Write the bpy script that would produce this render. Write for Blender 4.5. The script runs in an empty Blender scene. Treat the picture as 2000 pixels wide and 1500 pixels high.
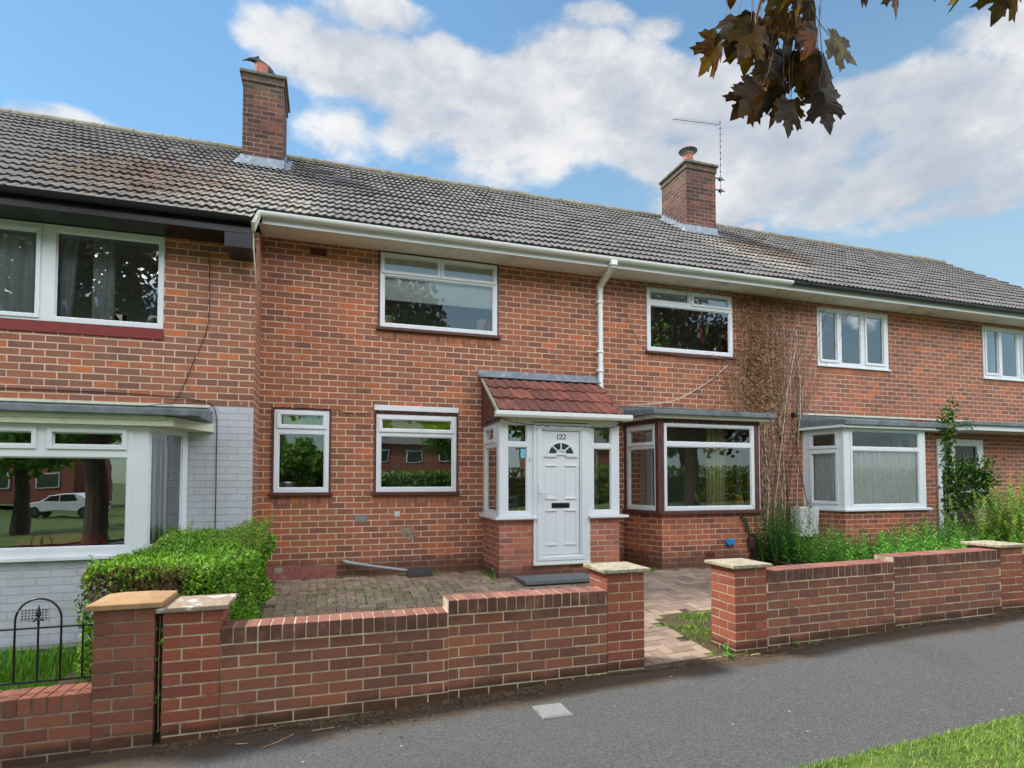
import bpy, bmesh, math, random
import numpy as np
from mathutils import Vector, Matrix
random.seed(7)
R = math.radians
S = bpy.context.scene
COL = S.collection

# ---------------------------------------------------------------- camera
cam = bpy.data.cameras.new("camera")
cam_o = bpy.data.objects.new("camera", cam)
COL.objects.link(cam_o)
cam.sensor_width = 36.0
cam.lens = 20.2185
cam.shift_y = 0.0742
cam.clip_end = 3000
cam.clip_start = 0.05
cam_o.location = (0.0, -8.114, 1.279)
cam_o.rotation_euler = (R(92.095), 0, R(-17.758))
S.camera = cam_o
S.render.resolution_x, S.render.resolution_y = 1024, 768

# ---------------------------------------------------------------- exposure
S.view_settings.view_transform = 'Standard'
S.view_settings.look = 'None'
S.view_settings.gamma = 1.0
S.view_settings.exposure = EXPO = 1.5

# ---------------------------------------------------------------- node helper
class G:
    def __init__(s, tree):
        s.t = tree; s.N = tree.nodes; s.L = tree.links
    def n(s, typ, ins=None, **props):
        nd = s.N.new(typ)
        for k, v in props.items(): setattr(nd, k, v)
        if ins:
            for k, v in ins.items():
                sk = nd.inputs[k]
                if isinstance(v, bpy.types.NodeSocket): s.L.new(v, sk)
                else: sk.default_value = v
        return nd
    def m(s, op, a, b=0.0, c=None, clamp=False):
        nd = s.N.new('ShaderNodeMath'); nd.operation = op; nd.use_clamp = clamp
        for i, v in enumerate((a, b) if c is None else (a, b, c)):
            if isinstance(v, bpy.types.NodeSocket): s.L.new(v, nd.inputs[i])
            else: nd.inputs[i].default_value = v
        return nd.outputs[0]
    def mix(s, f, a, b, mode='MIX'):
        nd = s.N.new('ShaderNodeMix'); nd.data_type = 'RGBA'; nd.blend_type = mode
        for i, v in ((0, f), (6, a), (7, b)):
            if isinstance(v, bpy.types.NodeSocket): s.L.new(v, nd.inputs[i])
            else: nd.inputs[i].default_value = v
        return nd.outputs[2]
    def ramp(s, f, stops, interp='LINEAR'):
        nd = s.N.new('ShaderNodeValToRGB'); cr = nd.color_ramp; cr.interpolation = interp
        while len(cr.elements) < len(stops): cr.elements.new(0.5)
        for e, (p, c) in zip(cr.elements, stops):
            e.position = p; e.color = c if len(c) == 4 else (*c, 1)
        s.L.new(f, nd.inputs[0]); return nd.outputs[0]
    def noise(s, vec, scale, detail=3.0, rough=0.55):
        nd = s.n('ShaderNodeTexNoise', {'Scale': scale, 'Detail': detail, 'Roughness': rough})
        if vec is not None: s.L.new(vec, nd.inputs['Vector'])
        return nd.outputs['Fac']
    def step(s, v, a, b):
        nd = s.n('ShaderNodeMapRange', {'From Min': a, 'From Max': b}, interpolation_type='SMOOTHSTEP')
        s.L.new(v, nd.inputs[0]); return nd.outputs[0]

def C(r, g, b):      # sRGB 0-255 -> linear
    f = lambda v: (v/255/12.92) if v <= 10 else ((v/255+0.055)/1.055)**2.4
    return (f(r), f(g), f(b), 1.0)

# ---------------------------------------------------------------- sky
W = bpy.data.worlds.new("World"); S.world = W; W.use_nodes = True
g = G(W.node_tree); g.N.clear()
sky = g.n('ShaderNodeTexSky', sky_type='NISHITA', sun_disc=False, sun_elevation=R(50), sun_rotation=R(-62))
sky.air_density = 1.3; sky.dust_density = 0.2; sky.ozone_density = 2.2
tc = g.n('ShaderNodeTexCoord')
gen = tc.outputs['Generated']
sx = g.n('ShaderNodeSeparateXYZ', {0: gen})
az = g.m('MULTIPLY', g.m('ARCTAN2', sx.outputs[0], sx.outputs[1]), 57.2958)
el = g.m('MULTIPLY', g.m('ARCSINE', sx.outputs[2]), 57.2958)
warp = g.n('ShaderNodeTexNoise', {'Scale': 5.0, 'Detail': 3.0}); g.L.new(gen, warp.inputs['Vector'])
wsp = g.n('ShaderNodeSeparateColor', {0: warp.outputs['Color']})
az2 = g.m('ADD', az, g.m('MULTIPLY', g.m('SUBTRACT', wsp.outputs[0], 0.5), 9.0))
el2 = g.m('ADD', el, g.m('MULTIPLY', g.m('SUBTRACT', wsp.outputs[1], 0.5), 6.0))
# (azimuth, elevation, half width, half height, strength) of each cloud bank, degrees
CLOUDS = [(4, 34.8, 7, 2.6, 1.0), (12, 35.6, 8, 2.6, 1.1), (21, 36.0, 8, 3.0, 1.2), (28, 34.2, 7, 3.2, 1.1), (35, 33.0, 6, 3.0, 1.0), (12, 32.8, 9, 2.2, 1.0), (22, 32.2, 11, 3.0, 1.1),
          (-1, 36.0, 3.5, 1.5, .8), (2, 30.4, 4.5, 2.2, .8), (8, 31.0, 4, 2.0, .7), (24, 29.2, 12, 1.8, .8), (36, 29.0, 8, 2.4, .85), (45, 28.2, 7, 2.6, .9), (50, 29.0, 5, 2.0, 1.0), (57, 27.2, 7, 3.0, 1.1), (63, 26.5, 5, 3.6, 1.1),
          (42, 25.4, 10, 1.9, .95), (53, 23.8, 9, 2.2, 1.0), (60, 22.0, 5, 1.5, .8), (55, 21.0, 6, 1.0, .7), (62, 31.2, 4.5, 2.2, .9), (-4.5, 37.8, 3.5, 1.3, .55), (2, 39.0, 6, 1.3, .55), (25, 39.6, 4, 1.0, .5), (31, 38.6, 2.5, .9, .45),
          (-19.5, 26.6, 3.0, 1.3, .9), (40.5, 22.6, 1.8, .6, .7), (36.8, 23.0, 1.6, .5, .6),
          (120, 32, 34, 16, 1.3), (172, 44, 40, 17, 1.5), (-140, 32, 36, 18, 1.4), (-80, 25, 22, 6, .8), (95, 55, 24, 10, 1), (-150, 62, 40, 14, 1.4)]
acc = None
for (a0, e0, ra, re, st) in CLOUDS:
    da = g.m('DIVIDE', g.m('SUBTRACT', az2, a0), ra*1.22)
    de = g.m('DIVIDE', g.m('SUBTRACT', el2, e0), re*1.22)
    d2 = g.m('ADD', g.m('MULTIPLY', da, da), g.m('MULTIPLY', de, de))
    v = g.m('MULTIPLY', g.m('SUBTRACT', 1.0, d2), st)
    acc = v if acc is None else g.m('SMOOTH_MAX', acc, v, 0.35)
mp = g.n('ShaderNodeMapping', {0: gen}); mp.inputs['Scale'].default_value = (1, 1, 1.7)
nz = g.noise(mp.outputs[0], 6.5, 12.0, 0.62)
nz2 = g.noise(mp.outputs[0], 2.6, 3.0, 0.5)
dens = g.m('ADD', g.m('MULTIPLY', acc, 0.95), g.m('MULTIPLY', g.m('SUBTRACT', nz, 0.53), 2.5))
cov = g.step(dens, -0.10, 0.58)
mp2 = g.n('ShaderNodeMapping', {0: gen}); mp2.inputs['Scale'].default_value = (1, 1, 1.7); mp2.inputs['Location'].default_value = (0.012, 0.01, 0.075)
nzs = g.noise(mp2.outputs[0], 6.0, 7.0, 0.54)
shade = g.m('ADD', g.m('MULTIPLY', g.m('SUBTRACT', nz, nzs), 2.2), g.m('MULTIPLY', g.m('SUBTRACT', nz2, 0.5), 1.7))
shade = g.m('ADD', shade, g.m('MULTIPLY', dens, -0.12))
cc = g.ramp(g.m('ADD', shade, 0.55, clamp=True), [(0.0, (1.85, 2.02, 2.32)), (0.38, (2.4, 2.48, 2.64)), (0.62, (2.95, 2.96, 3.02)), (1.0, (3.5, 3.46, 3.4))])
# unseen clouds behind the camera are boosted to throw more light on the facade
back = g.m('ADD', g.m('MULTIPLY', sx.outputs[1], -0.8), g.m('MULTIPLY', sx.outputs[0], 0.25))
gain = g.n('ShaderNodeVectorMath', {0: cc, 1: g.n('ShaderNodeCombineXYZ', {i: g.m('ADD', g.m('MULTIPLY', g.step(back, -0.15, 0.7), 5.0), 1.0) for i in range(3)}).outputs[0]}, operation='MULTIPLY')
cc = gain.outputs[0]
skyc = g.n('ShaderNodeHueSaturation', {'Saturation': 1.0, 'Value': 1.0, 'Color': sky.outputs[0]}).outputs[0]
skyc = g.mix(1.0, skyc, (0.50, 0.62, 0.62, 1), 'MULTIPLY')
low = g.m('MULTIPLY', g.step(el, 44.0, 8.0), g.m('ADD', g.m('MULTIPLY', g.step(az, -20.0, 62.0), .55), .15))
skyc = g.mix(g.m('MULTIPLY', g.step(az, 15.0, -30.0), .75), skyc, g.mix(1.0, skyc, (.66, .78, .84, 1), 'MULTIPLY'))
skyc = g.mix(low, skyc, (1.72, 2.4, 2.85, 1))
fin = g.mix(g.m('MULTIPLY', cov, 0.93), skyc, cc)
bg = g.n('ShaderNodeBackground', {'Color': fin, 'Strength': 0.1})
wo = g.n('ShaderNodeOutputWorld', {0: bg.outputs[0]})

# ---------------------------------------------------------------- sun
sd = bpy.data.lights.new("sun", 'SUN'); sd.energy = 2.0; sd.angle = R(9); sd.color = (1.0, 0.95, 0.87)
so = bpy.data.objects.new("sun", sd); COL.objects.link(so)
SUNV = Vector((-math.sin(R(62))*math.cos(R(50)), math.cos(R(62))*math.cos(R(50)), math.sin(R(50))))
so.rotation_euler = (-SUNV).to_track_quat('-Z', 'Y').to_euler(); so.location = (-20, 10, 30)

# ---------------------------------------------------------------- object helpers
class MB:
    """collects geometry of ONE mesh"""
    def __init__(s): s.v = []; s.f = []
    def add(s, vs, fs):
        b = len(s.v); s.v += [tuple(x) for x in vs]; s.f += [tuple(i+b for i in f) for f in fs]
    def quad(s, a, b, c, d): s.add([a, b, c, d], [(0, 1, 2, 3)])
    def box(s, x0, x1, y0, y1, z0, z1, M=None):
        vs = [Vector((x, y, z)) for z in (z0, z1) for y in (y0, y1) for x in (x0, x1)]
        if M is not None: vs = [M @ q for q in vs]
        s.add(vs, [(0, 2, 3, 1), (4, 5, 7, 6), (0, 1, 5, 4), (2, 6, 7, 3), (0, 4, 6, 2), (1, 3, 7, 5)])
    def prism(s, pts, off):
        """closed polygon pts (3d) extruded by vector off"""
        n = len(pts); o = Vector(off)
        vs = [Vector(q) for q in pts] + [Vector(q)+o for q in pts]
        s.add(vs, [tuple(range(n))[::-1], tuple(range(n, 2*n))] + [(i, (i+1) % n, n+(i+1) % n, n+i) for i in range(n)])
    def tube(s, pts, r, n=8, cap=True):
        pts = [Vector(q) for q in pts]; m = len(pts)
        rs = r if isinstance(r, (list, tuple)) else [r]*m
        vs = []; up = Vector((0.13, 0.21, 0.97))
        for i, q in enumerate(pts):
            t = (pts[min(i+1, m-1)] - pts[max(i-1, 0)]).normalized()
            a = t.cross(up if abs(t.dot(up)) < 0.95 else Vector((1, 0, 0))).normalized(); b = t.cross(a)
            for k in range(n):
                w = 2*math.pi*k/n; vs.append(q + (a*math.cos(w)+b*math.sin(w))*rs[i])
        fs = [(i*n+k, i*n+(k+1) % n, (i+1)*n+(k+1) % n, (i+1)*n+k) for i in range(m-1) for k in range(n)]
        if cap: fs += [tuple(range(n))[::-1], tuple((m-1)*n+k for k in range(n))]
        s.add(vs, fs)
    def lathe(s, c, prof, n=20):
        c = Vector(c); vs = []
        for (r, z) in prof:
            for k in range(n):
                w = 2*math.pi*k/n; vs.append(c+Vector((r*math.cos(w), r*math.sin(w), z)))
        m = len(prof)
        fs = [(i*n+k, i*n+(k+1) % n, (i+1)*n+(k+1) % n, (i+1)*n+k) for i in range(m-1) for k in range(n)]
        fs += [tuple(range(n))[::-1], tuple((m-1)*n+k for k in range(n))]
        s.add(vs, fs)
    def slab(s, T, w, h, holes, n0, n1, u0=0.0, v0=0.0):
        """plate in T's plane (u right, v up, n outwards) with rectangular holes (ua, ub, va, vb)"""
        us = sorted({u0, w} | {q for H in holes for q in H[:2] if u0 < q < w})
        vs = sorted({v0, h} | {q for H in holes for q in H[2:] if v0 < q < h})
        inh = lambda u, v: any(a < u < b and c < v < d for a, b, c, d in holes)
        nu, nv = len(us)-1, len(vs)-1
        solid = [[not inh((us[i]+us[i+1])/2, (vs[j]+vs[j+1])/2) for j in range(nv)] for i in range(nu)]
        ok = lambda i, j: 0 <= i < nu and 0 <= j < nv and solid[i][j]
        for i in range(nu):
            for j in range(nv):
                if not solid[i][j]: continue
                a, b, c, d = us[i], us[i+1], vs[j], vs[j+1]
                s.quad(T(a, c, n1), T(b, c, n1), T(b, d, n1), T(a, d, n1))
                s.quad(T(b, c, n0), T(a, c, n0), T(a, d, n0), T(b, d, n0))
                if not ok(i-1, j): s.quad(T(a, c, n0), T(a, c, n1), T(a, d, n1), T(a, d, n0))
                if not ok(i+1, j): s.quad(T(b, c, n1), T(b, c, n0), T(b, d, n0), T(b, d, n1))
                if not ok(i, j-1): s.quad(T(a, c, n0), T(b, c, n0), T(b, c, n1), T(a, c, n1))
                if not ok(i, j+1): s.quad(T(a, d, n1), T(b, d, n1), T(b, d, n0), T(a, d, n0))

def plane_T(O, U):
    O = Vector(O); U = Vector(U).normalized(); Z = Vector((0, 0, 1)); N = U.cross(Z)   # outward
    return lambda u, v, n=0.0: O + U*u + Z*v + N*n

def root_of(o):
    while o.parent: o = o.parent
    return o

def obj(name, mb, m, parent=None, bevel=0, merge=False, smooth=False, label=None):
    org = Vector(root_of(parent).location) if parent else Vector((0, 0, 0))
    me = bpy.data.meshes.new(name)
    me.from_pydata([(v[0]-org.x, v[1]-org.y, v[2]-org.z) for v in mb.v], [], mb.f)
    if merge or bevel:
        bm = bmesh.new(); bm.from_mesh(me)
        bmesh.ops.remove_doubles(bm, verts=bm.verts, dist=1e-4)
        bmesh.ops.recalc_face_normals(bm, faces=bm.faces)
        bm.to_mesh(me); bm.free()
    me.update()
    # metre UVs from world position and face direction
    nl = len(me.loops); nf = len(me.polygons)
    if nl:
        co = np.empty(len(me.vertices)*3, 'f'); me.vertices.foreach_get('co', co); co = co.reshape(-1, 3)+np.array(org)
        li = np.empty(nl, 'i'); me.loops.foreach_get('vertex_index', li)
        nr = np.empty(nf*3, 'f'); me.polygons.foreach_get('normal', nr); nr = nr.reshape(-1, 3)
        lt = np.empty(nf, 'i'); me.polygons.foreach_get('loop_total', lt)
        nr = np.repeat(nr, lt, axis=0); p = co[li]
        hor = np.abs(nr[:, 2]) > 0.75
        tx, ty = -nr[:, 1], nr[:, 0]; ln = np.sqrt(tx*tx+ty*ty)+1e-9; tx, ty = tx/ln, ty/ln
        u = np.where(hor, p[:, 0], p[:, 0]*tx+p[:, 1]*ty); v = np.where(hor, p[:, 1], p[:, 2])
        uv = me.uv_layers.new(name='UVMap'); uv.data.foreach_set('uv', np.stack([u, v], 1).astype('f').ravel())
    if m is not None:
        for mm in (m if isinstance(m, (list, tuple)) else [m]): me.materials.append(mm)
    if smooth: me.polygons.foreach_set('use_smooth', [True]*nf)
    o = bpy.data.objects.new(name, me); COL.objects.link(o)
    if parent: o.parent = parent
    if bevel:
        b = o.modifiers.new('bevel', 'BEVEL'); b.width = bevel; b.segments = 2; b.limit_method = 'ANGLE'; b.angle_limit = R(40)
    if label: o['label'] = label
    return o

def tag(o, label, cat, group=None, kind=None):
    if label: o['label'] = label
    if cat: o['category'] = cat
    if group: o['group'] = group
    if kind: o['kind'] = kind
    return o

def thing(name, label, cat, loc=(0, 0, 0), group=None):
    o = bpy.data.objects.new(name, None); COL.objects.link(o); o.location = loc; o.empty_display_size = .2
    return tag(o, label, cat, group)

def GZ(x):                       # level of the pavement: rises gently to the right
    return -0.33+0.038*max(-14, min(14, x))
# ---------------------------------------------------------------- materials
def new_mat(name):
    m = bpy.data.materials.new(name); m.use_nodes = True; g = G(m.node_tree); g.N.clear()
    return m, g

def out(g, sh): g.n('ShaderNodeOutputMaterial', {0: sh})

def simple(name, col, rough=0.5, metal=0.0, vary=0.0, vscale=20, bump=0.0, bscale=80, dirt=None, dscale=3, dth=(0.5, 0.7), coat=0):
    m, g = new_mat(name)
    tc = g.n('ShaderNodeNewGeometry').outputs['Position']
    c = col
    if vary:
        nz = g.noise(tc, vscale, 5)
        c = g.mix(g.step(nz, 0.3, 0.7), tuple(v*(1-vary) for v in col[:3])+(1,), tuple(min(1, v*(1+vary)) for v in col[:3])+(1,))
    if dirt:
        c = g.mix(g.step(g.noise(tc, dscale, 7, .65), *dth), c, dirt)
    b = g.n('ShaderNodeBsdfPrincipled', {'Base Color': c, 'Roughness': rough, 'Metallic': metal, 'Coat Weight': coat})
    if bump:
        g.L.new(g.n('ShaderNodeBump', {'Strength': 0.6, 'Distance': bump, 'Height': g.noise(tc, bscale, 5)}).outputs[0], b.inputs['Normal'])
    out(g, b.outputs[0]); return m

RED_RAMP = [(0.0, C(134, 91, 77)), (0.25, C(152, 99, 79)), (0.5, C(163, 105, 80)), (0.78, C(172, 109, 80)), (0.93, C(182, 109, 77)), (1.0, C(196, 116, 76))]
NEIGH_RAMP = [(0.0, C(134, 96, 82)), (0.25, C(148, 103, 86)), (0.6, C(163, 109, 86)), (0.88, C(175, 110, 83)), (1.0, C(204, 120, 78))]
DARK_RAMP = [(0.0, C(78, 60, 56)), (0.4, C(98, 70, 62)), (0.8, C(116, 78, 67)), (1.0, C(136, 88, 72))]
WALL_RAMP = [(0.0, C(126, 88, 76)), (0.35, C(150, 100, 82)), (0.7, C(168, 108, 85)), (1.0, C(188, 118, 86))]

def brick_mat(name, bw, bh, ms, ramp, mortar, mortar2=None, stain=0.25, paint=None, rot=False, dist=0.006, bumpd=0.006, lowdirt=None, topdirt=None, repoint=False):
    m, g = new_mat(name)
    uv = g.n('ShaderNodeTexCoord').outputs['UV']
    if rot:
        mp = g.n('ShaderNodeMapping', {0: uv}); mp.inputs['Rotation'].default_value = (0, 0, R(90)); base = mp.outputs[0]
    else: base = uv
    wob = g.n('ShaderNodeTexNoise', {'Scale': 14.0, 'Detail': 4.0}); g.L.new(uv, wob.inputs['Vector'])
    off = g.n('ShaderNodeVectorMath', {0: wob.outputs['Color'], 1: (0.5, 0.5, 0.5)}, operation='SUBTRACT').outputs[0]
    off = g.n('ShaderNodeVectorMath', {0: off, 1: (dist*1.6, dist, 0)}, operation='MULTIPLY').outputs[0]
    vec = g.n('ShaderNodeVectorMath', {0: base, 1: off}, operation='ADD').outputs[0]
    br = g.n('ShaderNodeTexBrick', {'Vector': vec, 'Color1': (0, 0, 0, 1), 'Color2': (1, 1, 1, 1), 'Mortar': (.5, .5, .5, 1), 'Scale': 1.0,
             'Mortar Size': ms, 'Mortar Smooth': 0.25, 'Bias': 0.0, 'Brick Width': bw, 'Row Height': bh})
    fac = br.outputs['Fac']
    big = g.noise(uv, 0.9, 4); fine = g.noise(uv, 95, 4, .7); mid = g.noise(uv, 11, 5, .6)
    tint = g.m('ADD', br.outputs['Color'], g.m('MULTIPLY', g.m('SUBTRACT', big, 0.5), 0.55))
    tint = g.m('ADD', tint, g.m('MULTIPLY', g.m('SUBTRACT', mid, 0.5), 0.55), clamp=True)
    bc = g.ramp(tint, ramp)
    bc = g.mix(g.m('MULTIPLY', g.step(fine, 0.35, 0.75), 0.35), bc, g.mix(1.0, bc, (0.45, 0.42, 0.42, 1), 'MULTIPLY'))
    # pale mortar smears over the brick edges
    smear = g.m('MULTIPLY', g.step(g.noise(uv, 17, 6, .7), 0.58, 0.76), 0.3)
    bc = g.mix(smear, bc, mortar)
    m2 = mortar2 or tuple(v*0.72 for v in mortar[:3])+(1,)
    mc = g.mix(g.step(g.noise(uv, 2.1, 5), 0.36, 0.66), mortar, m2)
    mc = g.mix(g.m('MULTIPLY', fine, 0.12), mc, (0.25, 0.2, 0.17, 1))
    if repoint:
        sr = g.n('ShaderNodeSeparateXYZ', {0: uv}); ex = g.m('ADD', sr.outputs[0], g.m('MULTIPLY', g.m('SUBTRACT', g.noise(uv, 3, 4), .5), .9))
        rp = g.m('MULTIPLY', g.step(ex, .35, .05), g.step(sr.outputs[1], 2.45, 2.3))
        mc = g.mix(g.m('MULTIPLY', rp, .8), mc, C(206, 184, 144))
    c = g.mix(fac, bc, mc)
    if stain:
        st = g.step(g.noise(uv, 0.55, 7, .62), 0.42, 0.72)
        c = g.mix(g.m('MULTIPLY', st, stain), c, g.mix(1.0, c, (0.5, 0.42, 0.4, 1), 'MULTIPLY'))
    sxy = g.n('ShaderNodeSeparateXYZ', {0: uv}); sv = sxy.outputs[1]
    mps = g.n('ShaderNodeMapping', {0: uv}); mps.inputs['Scale'].default_value = (6.5, .55, 1)
    c = g.mix(g.m('MULTIPLY', g.step(g.noise(mps.outputs[0], 1.0, 6, .65), .56, .74), .32), c, g.mix(1.0, c, (.5, .46, .44, 1), 'MULTIPLY'))
    c = g.mix(g.m('MULTIPLY', g.step(g.noise(uv, 1.7, 7, .7), .60, .76), .28), c, C(196, 168, 150))
    vsp = g.n('ShaderNodeTexVoronoi', {'Vector': uv, 'Scale': 3.4})
    c = g.mix(g.step(vsp.outputs['Distance'], .035, .022), c, C(214, 208, 196))
    if lowdirt:
        z0, z1, dc = lowdirt
        d = g.m('ADD', g.step(sv, z1, z0), g.m('MULTIPLY', g.m('SUBTRACT', g.noise(uv, 3.2, 6, .65), 0.5), 1.4), clamp=True)
        c = g.mix(g.m('MULTIPLY', g.step(d, 0.35, 0.95), 0.75), c, dc)
    if topdirt:
        z0, z1, dc = topdirt
        d = g.m('MULTIPLY', g.step(sv, z0, z1), g.step(g.noise(uv, 2.2, 6, .65), 0.38, 0.66))
        c = g.mix(g.m('MULTIPLY', d, 0.7), c, dc)
    if paint:
        chip = g.step(g.noise(uv, 30, 6, .7), 0.68, 0.74)
        c = g.mix(g.m('MULTIPLY', chip, 0.5), g.mix(g.m('MULTIPLY', fac, 0.18), g.mix(g.step(g.noise(uv, 3, 5), .3, .7), paint, tuple(v*.9 for v in paint[:3])+(1,)), (0.35, .36, .4, 1)), c)
    h = g.m('ADD', g.m('MULTIPLY', g.m('SUBTRACT', 1.0, fac), 1.0), g.m('MULTIPLY', fine, 0.35))
    h = g.m('ADD', h, g.m('MULTIPLY', mid, 0.35))
    bp = g.n('ShaderNodeBump', {'Strength': 0.9, 'Distance': bumpd, 'Height': h})
    b = g.n('ShaderNodeBsdfPrincipled', {'Base Color': c, 'Roughness': 0.88 if not paint else .55, 'Normal': bp.outputs[0], 'Specular IOR Level': 0.3})
    out(g, b.outputs[0]); return m

M = {}
PINK = C(228, 194, 170); CREAM = C(200, 184, 146)
M['brick'] = brick_mat('brick_main', .228, .0825, .0080, RED_RAMP, PINK, C(206, 172, 148), lowdirt=(0.05, 0.4, C(92, 66, 56)), repoint=True)
M['brick_l'] = brick_mat('brick_left', .228, .0800, .0080, NEIGH_RAMP, C(228, 196, 172), C(206, 170, 146))
M['brick_r'] = brick_mat('brick_right', .228, .0825, .0080, NEIGH_RAMP, C(224, 184, 162), C(202, 162, 142))
M['painted'] = brick_mat('painted_brick', .228, .0800, .0055, NEIGH_RAMP, PINK, paint=C(202, 204, 212), stain=0, bumpd=.022)
M['soldier'] = brick_mat('soldier_brick', .215, .0760, .0055, RED_RAMP, C(180, 146, 122), rot=True)
M['brick_porch'] = brick_mat('brick_porch', .225, .0750, .0072, [(0, C(150, 98, 82)), (.5, C(180, 112, 90)), (1, C(198, 124, 98))], C(206, 182, 164), C(170, 142, 124), lowdirt=(0.0, 0.3, C(92, 68, 60)))
M['brick_bay'] = brick_mat('brick_bay', .228, .0800, .0072, [(0, C(132, 84, 70)), (.5, C(166, 98, 75)), (1, C(190, 110, 78))], C(222, 190, 160), C(190, 156, 130), lowdirt=(0.0, 0.5, C(84, 60, 52)))
M['chim'] = brick_mat('chimney_brick', .228, .0825, .0065, DARK_RAMP, C(168, 146, 134), C(120, 100, 92), stain=.5, topdirt=(7.6, 8.1, C(84, 84, 66)))

# single laid bricks (front walls): colour per brick
def brick_unit(name, ramp, topz=None, dark=None):
    m, g = new_mat(name)
    ob = g.n('ShaderNodeNewGeometry').outputs['Position']
    rnd = g.n('ShaderNodeNewGeometry').outputs['Random Per Island']
    mid = g.noise(ob, 16, 6, .65); fine = g.noise(ob, 150, 4, .7); big = g.noise(ob, 1.3, 5, .6)
    t = g.m('ADD', g.m('ADD', g.m('MULTIPLY', rnd, 0.7), .15), g.m('MULTIPLY', g.m('SUBTRACT', mid, 0.5), 0.5))
    c = g.ramp(g.m('ADD', t, g.m('MULTIPLY', g.m('SUBTRACT', big, .5), .5), clamp=True), ramp)
    c = g.mix(g.m('MULTIPLY', g.step(fine, 0.4, 0.66), 0.65), c, g.mix(1.0, c, (0.42, 0.38, 0.38, 1), 'MULTIPLY'))
    pale = g.m('MULTIPLY', g.step(g.noise(ob, 4.5, 7, .7), 0.55, 0.78), 0.35)
    c = g.mix(pale, c, C(160, 128, 118))
    z = g.n('ShaderNodeSeparateXYZ', {0: ob}).outputs[2]; x = g.n('ShaderNodeSeparateXYZ', {0: ob}).outputs[0]
    # grime rising from the pavement, which itself climbs to the right
    rel = g.m('SUBTRACT', z, g.m('ADD', g.m('MULTIPLY', x, 0.038), -0.33))
    d = g.m('ADD', g.step(rel, 0.2, 0.02), g.m('MULTIPLY', g.m('SUBTRACT', g.noise(ob, 3.5, 6, .65), 0.5), 1.2), clamp=True)
    c = g.mix(g.m('MULTIPLY', g.step(d, 0.45, 1.0), 0.78), c, C(62, 52, 40))
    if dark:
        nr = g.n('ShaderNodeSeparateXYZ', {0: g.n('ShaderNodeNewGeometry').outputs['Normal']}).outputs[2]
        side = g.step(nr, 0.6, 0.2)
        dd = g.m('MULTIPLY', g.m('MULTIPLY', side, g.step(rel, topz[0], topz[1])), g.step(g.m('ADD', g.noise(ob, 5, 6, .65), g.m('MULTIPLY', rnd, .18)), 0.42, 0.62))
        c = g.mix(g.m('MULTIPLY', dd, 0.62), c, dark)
    bp = g.n('ShaderNodeBump', {'Strength': 0.8, 'Distance': 0.009, 'Height': g.m('ADD', fine, g.m('MULTIPLY', mid, 1.1))})
    b = g.n('ShaderNodeBsdfPrincipled', {'Base Color': c, 'Roughness': 0.85, 'Normal': bp.outputs[0], 'Specular IOR Level': .3})
    out(g, b.outputs[0]); return m
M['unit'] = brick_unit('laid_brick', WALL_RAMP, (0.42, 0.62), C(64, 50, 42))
M['unit_pier'] = brick_unit('pier_brick', [(0.0, C(140, 84, 70)), (0.4, C(166, 96, 76)), (1.0, C(188, 108, 80))])
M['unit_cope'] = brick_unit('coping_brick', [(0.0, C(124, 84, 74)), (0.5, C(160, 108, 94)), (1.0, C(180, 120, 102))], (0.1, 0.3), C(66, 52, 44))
M['unit_left'] = brick_unit('left_wall_brick', [(0.0, C(128, 84, 70)), (0.5, C(156, 98, 80)), (1.0, C(180, 116, 84))])
M['mortar'] = simple('mortar', C(196, 182, 152), .95, vary=.2, vscale=9, bump=.003, bscale=200, dirt=C(90, 76, 58), dscale=3.5, dth=(.5, .75))
M['mortar_grey'] = simple('grey_mortar', C(150, 136, 118), .95, vary=.2, vscale=9, bump=.003, bscale=200, dirt=C(80, 70, 58), dscale=4, dth=(.5, .7))

M['white'] = simple('upvc_white', (0.74, 0.77, 0.80, 1), 0.3, vary=.03, vscale=3, dirt=(.52, .52, .46, 1), dscale=2.6, dth=(.6, .95))
M['cream'] = simple('cream_paint', C(212, 212, 190), 0.5, vary=.05, dirt=C(150, 150, 112), dscale=3, dth=(.55, .8))
M['soffit'] = simple('soffit_white', C(226, 220, 208), 0.6, vary=.05, dirt=C(140, 122, 100), dscale=2.2, dth=(.5, .85))
M['gutter'] = simple('gutter_white', C(236, 238, 236), 0.35, vary=.02, dirt=C(170, 168, 140), dscale=5, dth=(.64, .85))
M['black'] = simple('black_paint', C(30, 28, 32), 0.28, vary=.15, vscale=8)
M['greypipe'] = simple('dark_grey_plastic', C(40, 43, 50), 0.4, vary=.08)
M['brown'] = simple('brown_wood', C(92, 54, 50), 0.42, vary=.2, vscale=15)
M['redpanel'] = simple('red_paint', C(128, 44, 42), 0.55, vary=.1, dirt=C(80, 30, 28), dscale=7, dth=(.6, .75))
M['felt'] = simple('roof_felt', C(118, 126, 130), 0.9, vary=.14, vscale=14, bump=.003, bscale=260, dirt=C(84, 90, 92), dscale=4, dth=(.45, .75))
M['lead'] = simple('lead', C(134, 142, 152), 0.5, metal=.25, vary=.15, vscale=10, bump=.006, bscale=22, dirt=C(176, 182, 188), dscale=9, dth=(.5, .7))
M['render'] = simple('pink_render', C(150, 92, 84), 0.85, vary=.15, bump=.004, bscale=40, dirt=C(160, 152, 142), dscale=4.5, dth=(.55, .65))
M['concrete'] = simple('concrete', C(134, 132, 126), 0.9, vary=.12, vscale=30, bump=.003, bscale=140, dirt=C(92, 90, 82), dscale=6, dth=(.5, .7))
M['slate'] = simple('slate_slab', C(104, 106, 106), 0.8, vary=.1, vscale=30, bump=.002, bscale=140)
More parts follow.
